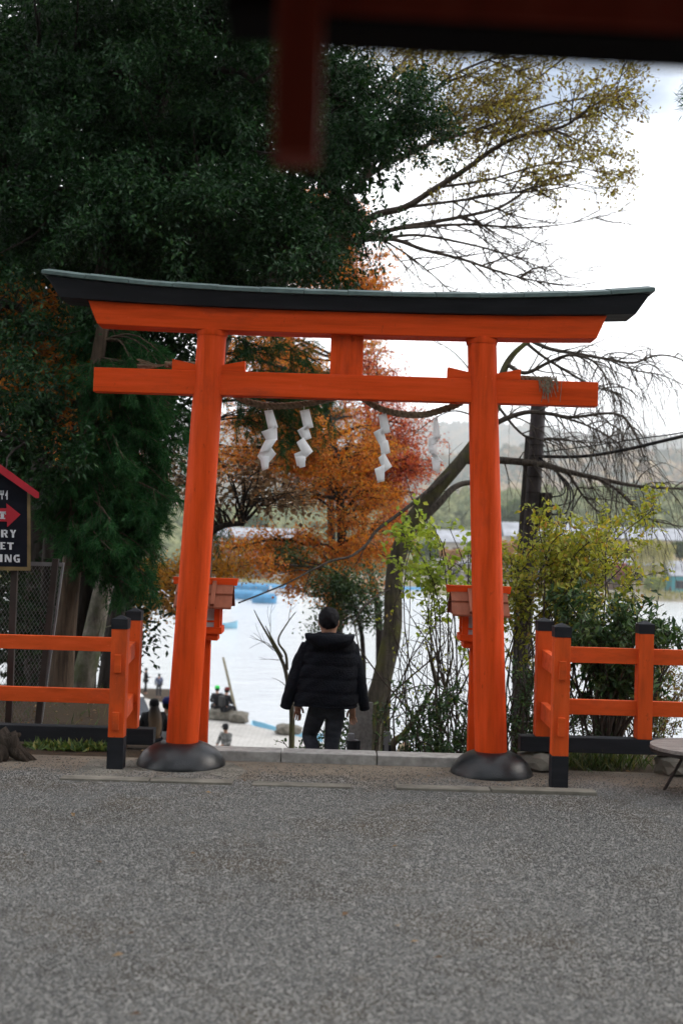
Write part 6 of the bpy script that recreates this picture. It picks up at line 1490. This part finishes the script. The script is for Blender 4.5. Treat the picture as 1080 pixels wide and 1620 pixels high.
# ---- smaller figures: one continuous body, clothing and hair as children
def figure(label, foot, h, face, top, legs, pose='stand', hair='short', hat=None, bag=None, group=None, hairm=None, hatm=None, crouch=0, sub=1):
    """foot: ground (or seat) point; face: heading angle, 0 looks away from the camera"""
    s = h / 1.7; t = thing('person', label, 'person', group, foot); t.rotation_euler.z = face
    V = Vector
    if pose == 'stand':
        j = dict(hip=V((0, 0, .92)), ch=V((0, 0, 1.28)), nk=V((0, .01, 1.45)), hd=V((0, .02, 1.58)), kL=V((-.1, .05, .5)), kR=V((.1, -.02, .5)), fL=V((-.11, .04, .06)), fR=V((.11, -.08, .06)), eL=V((-.25, .02, 1.1)), eR=V((.25, .06, 1.1)), wL=V((-.24, .16, .9)), wR=V((.16, .25, 1.1)))
    elif pose == 'sit':      # on a block: seat at z = 0.45
        j = dict(hip=V((0, 0, .52)), ch=V((0, .03, .88)), nk=V((0, .06, 1.06)), hd=V((0, .09, 1.19)), kL=V((-.12, .42, .55)), kR=V((.12, .42, .55)), fL=V((-.12, .45, .08)), fR=V((.12, .45, .08)), eL=V((-.24, .12, .72)), eR=V((.24, .12, .72)), wL=V((-.12, .36, .66)), wR=V((.12, .36, .66)))
    else:                    # crouched / seated on the ground, knees up
        j = dict(hip=V((0, 0, .16)), ch=V((0, .05, .52)), nk=V((0, .09, .70)), hd=V((0, .12, .83)), kL=V((-.16, .40, .46)), kR=V((.16, .40, .46)), fL=V((-.16, .42, .06)), fR=V((.16, .42, .06)), eL=V((-.27, .2, .42)), eR=V((.27, .2, .42)), wL=V((-.1, .42, .42)), wR=V((.1, .42, .42)))
    j = {k: v * s for k, v in j.items()}
    bones = [('hip', 'ch'), ('ch', 'nk'), ('nk', 'hd0'), ('hd0', 'hd'), ('ch', 'sL'), ('sL', 'eL'), ('eL', 'wL'), ('ch', 'sR'), ('sR', 'eR'), ('eR', 'wR'), ('hip', 'pL'), ('pL', 'kL'), ('kL', 'fL'), ('fL', 'tL'), ('hip', 'pR'), ('pR', 'kR'), ('kR', 'fR'), ('fR', 'tR'), ('wL', 'gL'), ('wR', 'gR')]
    sh = .185 * s; up = (j['nk'] - j['ch']).normalized()
    j['sL'] = j['ch'] + up * .1 * s + V((-sh, 0, 0)); j['sR'] = j['ch'] + up * .1 * s + V((sh, 0, 0)); j['pL'] = j['hip'] + V((-.09 * s, .0, -.04 * s)); j['pR'] = j['hip'] + V((.09 * s, 0, -.04 * s))
    j['hd0'] = j['nk'].lerp(j['hd'], .45); j['tL'] = j['fL'] + V((0, .13 * s, -.03 * s)); j['tR'] = j['fR'] + V((0, .13 * s, -.03 * s))
    j['gL'] = j['wL'] + (j['wL'] - j['eL']).normalized() * .11 * s; j['gR'] = j['wR'] + (j['wR'] - j['eR']).normalized() * .11 * s
    rad = dict(hip=(.14, .10), ch=(.15, .10), nk=(.055, .055), hd0=(.07, .085), hd=(.078, .09), sL=.055, sR=.055, eL=.042, eR=.042, wL=.03, wR=.03, gL=(.028, .018), gR=(.028, .018), pL=.085, pR=.085, kL=.06, kR=.06, fL=.042, fR=.042, tL=.034, tR=.034)
    sc = lambda r, k=1: tuple(x * s * k for x in r) if hasattr(r, '__len__') else r * s * k
    skin_mesh('body', {k: (j[k], sc(rad[k])) for k in ['hip', 'ch', 'nk', 'hd0', 'hd', 'sL', 'eL', 'wL', 'gL', 'sR', 'eR', 'wR', 'gR', 'pL', 'kL', 'fL', 'tL', 'pR', 'kR', 'fR', 'tR']}, bones, M['skin'], t, sub)
    dn = (j['hip'] - j['ch']).normalized()
    top_j = {'ch': (j['ch'], sc((.19, .14))), 'nk': (j['nk'] - up * .05 * s, sc(.075)), 'hip': (j['hip'] + dn * .02 * s, sc((.18, .14)))}
    for k in 'LR': top_j['s' + k] = (j['s' + k], sc(.078)); top_j['e' + k] = (j['e' + k], sc(.062)); top_j['w' + k] = (j['w' + k], sc(.05))
    skin_mesh('jacket', top_j, [('ch', 'nk'), ('ch', 'hip'), ('ch', 'sL'), ('sL', 'eL'), ('eL', 'wL'), ('ch', 'sR'), ('sR', 'eR'), ('eR', 'wR')], top, t, sub)
    lg = {'hip': (j['hip'], sc((.155, .12)))}
    for k in 'LR': lg['p' + k] = (j['p' + k], sc(.098)); lg['k' + k] = (j['k' + k], sc(.074)); lg['f' + k] = (j['f' + k] + V((0, 0, .04 * s)), sc(.06))
    skin_mesh('trousers', lg, [('hip', 'pL'), ('pL', 'kL'), ('kL', 'fL'), ('hip', 'pR'), ('pR', 'kR'), ('kR', 'fR')], legs, t, sub)
    h0 = j['hd']; hm = hairm or M['hair']
    m = MB().lathe([(.001, .118 * s), (.06 * s, .105 * s), (.09 * s, .06 * s), (.097 * s, .0), (.085 * s, -.05 * s), (.06 * s, -.07 * s)], 16, (h0.x, h0.y - .018 * s, h0.z), 1, 1.1); m.build('hair', hm, t, smooth=True)
    if hair == 'long':
        rg = []
        for i in range(10):
            q = i / 9; w = (.075 + .055 * math.sin(q * 2.4)) * s * (1 - .35 * max(0, q - .7) / .3); rg.append([(h0.x + w * math.cos(a) * (1 + .08 * math.sin(4 * a + 6 * q)) + .03 * q, h0.y - (.07 + .05 * math.sin(q * 2)) * s + .045 * s * math.sin(a), h0.z + (.0 - .60 * q) * s + .03 * q * math.sin(5 * a)) for a in [2 * math.pi * k / 14 for k in range(14)]])
        MB().rings(rg).build('long_hair', M['longhair'], t, smooth=True)
    if hat:
        MB().lathe([(.001, .15 * s), (.065 * s, .138 * s), (.10 * s, .09 * s), (.108 * s, .03 * s), (.104 * s, .028 * s)], 18, (h0.x, h0.y - .005, h0.z), 1, 1.12).build('hat', hatm, t, smooth=True)
        if hat == 'cap': MB().prism_xy([(h0.x + .09 * s * math.cos(a), h0.y + .09 * s + .12 * s * math.sin(a)) for a in [math.pi * k / 8 for k in range(9)]], h0.z + .035 * s, h0.z + .045 * s).build('cap_peak', hatm, t)
    if bag == 'back':
        MB().box((j['ch'].x, j['ch'].y - .2 * s, j['ch'].z - .08 * s), (.28 * s, .14 * s, .4 * s)).build('backpack', M['cable'], t, bevel=.05 * s)
    elif bag == 'side':
        MB().box((j['hip'].x + .2 * s, j['hip'].y - .02, j['hip'].z + .05 * s), (.1 * s, .22 * s, .2 * s)).build('shoulder_bag', M['cable'], t, bevel=.03 * s)
        MB().tube([j['sL'] + V((0, -.1 * s, .05)), j['ch'] + V((0.02, -.155 * s, -.1 * s)), j['hip'] + V((.19 * s, -.08, .12 * s))], .012, 6).build('strap', M['cable'], t)
    return t
cl = lambda n, c, v=.3, sc_=20: plain(n, c, .85, .2, v, sc_, .2)
M['wht'] = cl('white_shirt_cloth', (.55, .56, .58)); M['denimblue'] = cl('blue_grey_jacket', (.10, .12, .19), .6, 12); M['camo'] = cl('camouflage_cloth', (.14, .14, .135), .8, 14); M['beige'] = cl('beige_coat', (.42, .34, .22)); M['blk'] = cl('black_cloth', (.014, .014, .017)); M['maroon'] = cl('maroon_wool', (.13, .025, .025)); M['limegreen'] = cl('bright_green_beanie', (.05, .55, .10)); M['navyhat'] = cl('blue_cap_cloth', (.012, .018, .11)); M['blondhair'] = plain('light_brown_hair', (.16, .10, .055), .6, .3, .5, 50, .4)
def long_hair_mat():
    m, n, l, b = _mat('brown_hair_dyed_lighter_at_the_ends'); co = n.new('ShaderNodeTexCoord').outputs['Generated']; sx = n.new('ShaderNodeSeparateXYZ'); l.new(co, sx.inputs[0])
    col = ramp(n, l, sx.outputs['Z'], [(0.0, (0.22, 0.15, 0.085)), (0.55, (0.13, 0.08, 0.045)), (0.9, (0.02, 0.013, 0.01))])
    l.new(mixc(n, l, 1.0, col, ramp(n, l, noise(n, l, co, 30, 4, .6, (6, 6, .4)), [(.3, .5), (.7, 1.2)]), 'MULTIPLY'), b.inputs['Base Color']); b.inputs['Roughness'].default_value = .6; return m
M['longhair'] = long_hair_mat()
def gpos(u, v, Y, z): p = at(u, v, Y); return (p.x, Y, z)
x_ = at(243, 1150, 20.5).x; figure('person with very long light brown hair and black jacket behind the left fence', (x_, 20.5, at(243, 1101, 20.5).z - 1.66), 1.62, .25, M['blk'], M['jean'], hair='long', hairm=M['hair'])
x_ = at(264, 1150, 20.9).x; figure('person in white top and blue cap with shoulder bag, half behind the left pillar', (x_, 20.9, at(262, 1101, 20.9).z - 1.72), 1.68, -.1, M['wht'], M['wht'], hat='cap', hatm=M['navyhat'], bag='side')
figure('person in dark clothes standing on the low bank by the water, far left', (at(230, 1098, 66).x, 66, -6.95), 1.52, -1.2, M['blk'], M['blk'], hair='short', bag=None)
figure('small person in blue patterned jacket standing on the low bank near the water', (at(251, 1103, 64.5).x, 64.5, -6.95), 1.38, .2, M['denimblue'], M['jean'], bag='side')
s1_ = at(343, 1120, 45.6); figure('person in bright green beanie sitting on the quay stone', (s1_.x, 45.7, -5.2), 1.7, .3, M['blk'], M['blk'], 'sit', hat='beanie', hatm=M['limegreen'])
s2_ = at(356, 1120, 45.3); figure('person in maroon beanie with backpack sitting beside the green-hatted one', (s2_.x, 45.3, -5.2), 1.7, -.7, M['blk'], M['blk'], 'sit', hat='beanie', hatm=M['maroon'], bag='back')
c_ = at(358, 1182, 36.5); figure('person in camouflage jacket and cap sitting facing the camera on the promenade', (c_.x, 36.5, -5.2), 1.62, 2.6, M['camo'], M['camo'], 'sit', hat='cap', hatm=M['blk'])
q4 = quay_stone(c_.x, 36.55, (0.36, 0.3, 0.24), 8); tag(q4, 'low stone seat under the person in camouflage', 'stone block')
b_ = at(640, 1155, 44); figure('small person in beige coat on the low bank right of the marker post', (b_.x, 44, -6.95), 1.55, .2, M['beige'], M['beige'])
rs_ = random.Random(12)
for i, (u, c, lab) in enumerate([(368, 'wht', 'tiny white-clad person on the far bank, leftmost of its row'), (376, 'denimblue', 'tiny blue-clad person on the far bank beside the white-clad one'), (385, 'blk', 'tiny dark-clad person on the far bank, third of its row'), (394, 'wht', 'tiny person in white on the far bank, rightmost of its row'), (1038, 'blk', 'tiny dark-clad person on the far bank at the right edge'), (1060, 'maroon', 'tiny red-clad person on the far bank at the right edge')]):
    x = at(u, 905, 246).x; figure(lab, (x, 246, float(terr(x, 246))), rs_.uniform(1.6, 1.75), rs_.uniform(0, 6), M[c], M['jean'], group='visitors on the far bank')
# ================================================================ haze: the valley air
def haze_mat():
    m = bpy.data.materials.new('valley_air'); m.use_nodes = True
    n, l = m.node_tree.nodes, m.node_tree.links; n.clear()
    o = n.new('ShaderNodeOutputMaterial'); v = n.new('ShaderNodeVolumePrincipled')
    v.inputs['Color'].default_value = (0.95, 0.975, 1.0, 1); v.inputs['Density'].default_value = 0.00021; v.inputs['Anisotropy'].default_value = 0.0
    l.new(v.outputs[0], o.inputs['Volume']); return m
hz = MB().box((0, 2850, 320), (9200, 6600, 720)).build('haze', haze_mat())
tag(hz, 'pale blue haze hanging in the valley air', 'haze', kind='stuff')
hz.display_type = 'WIRE'
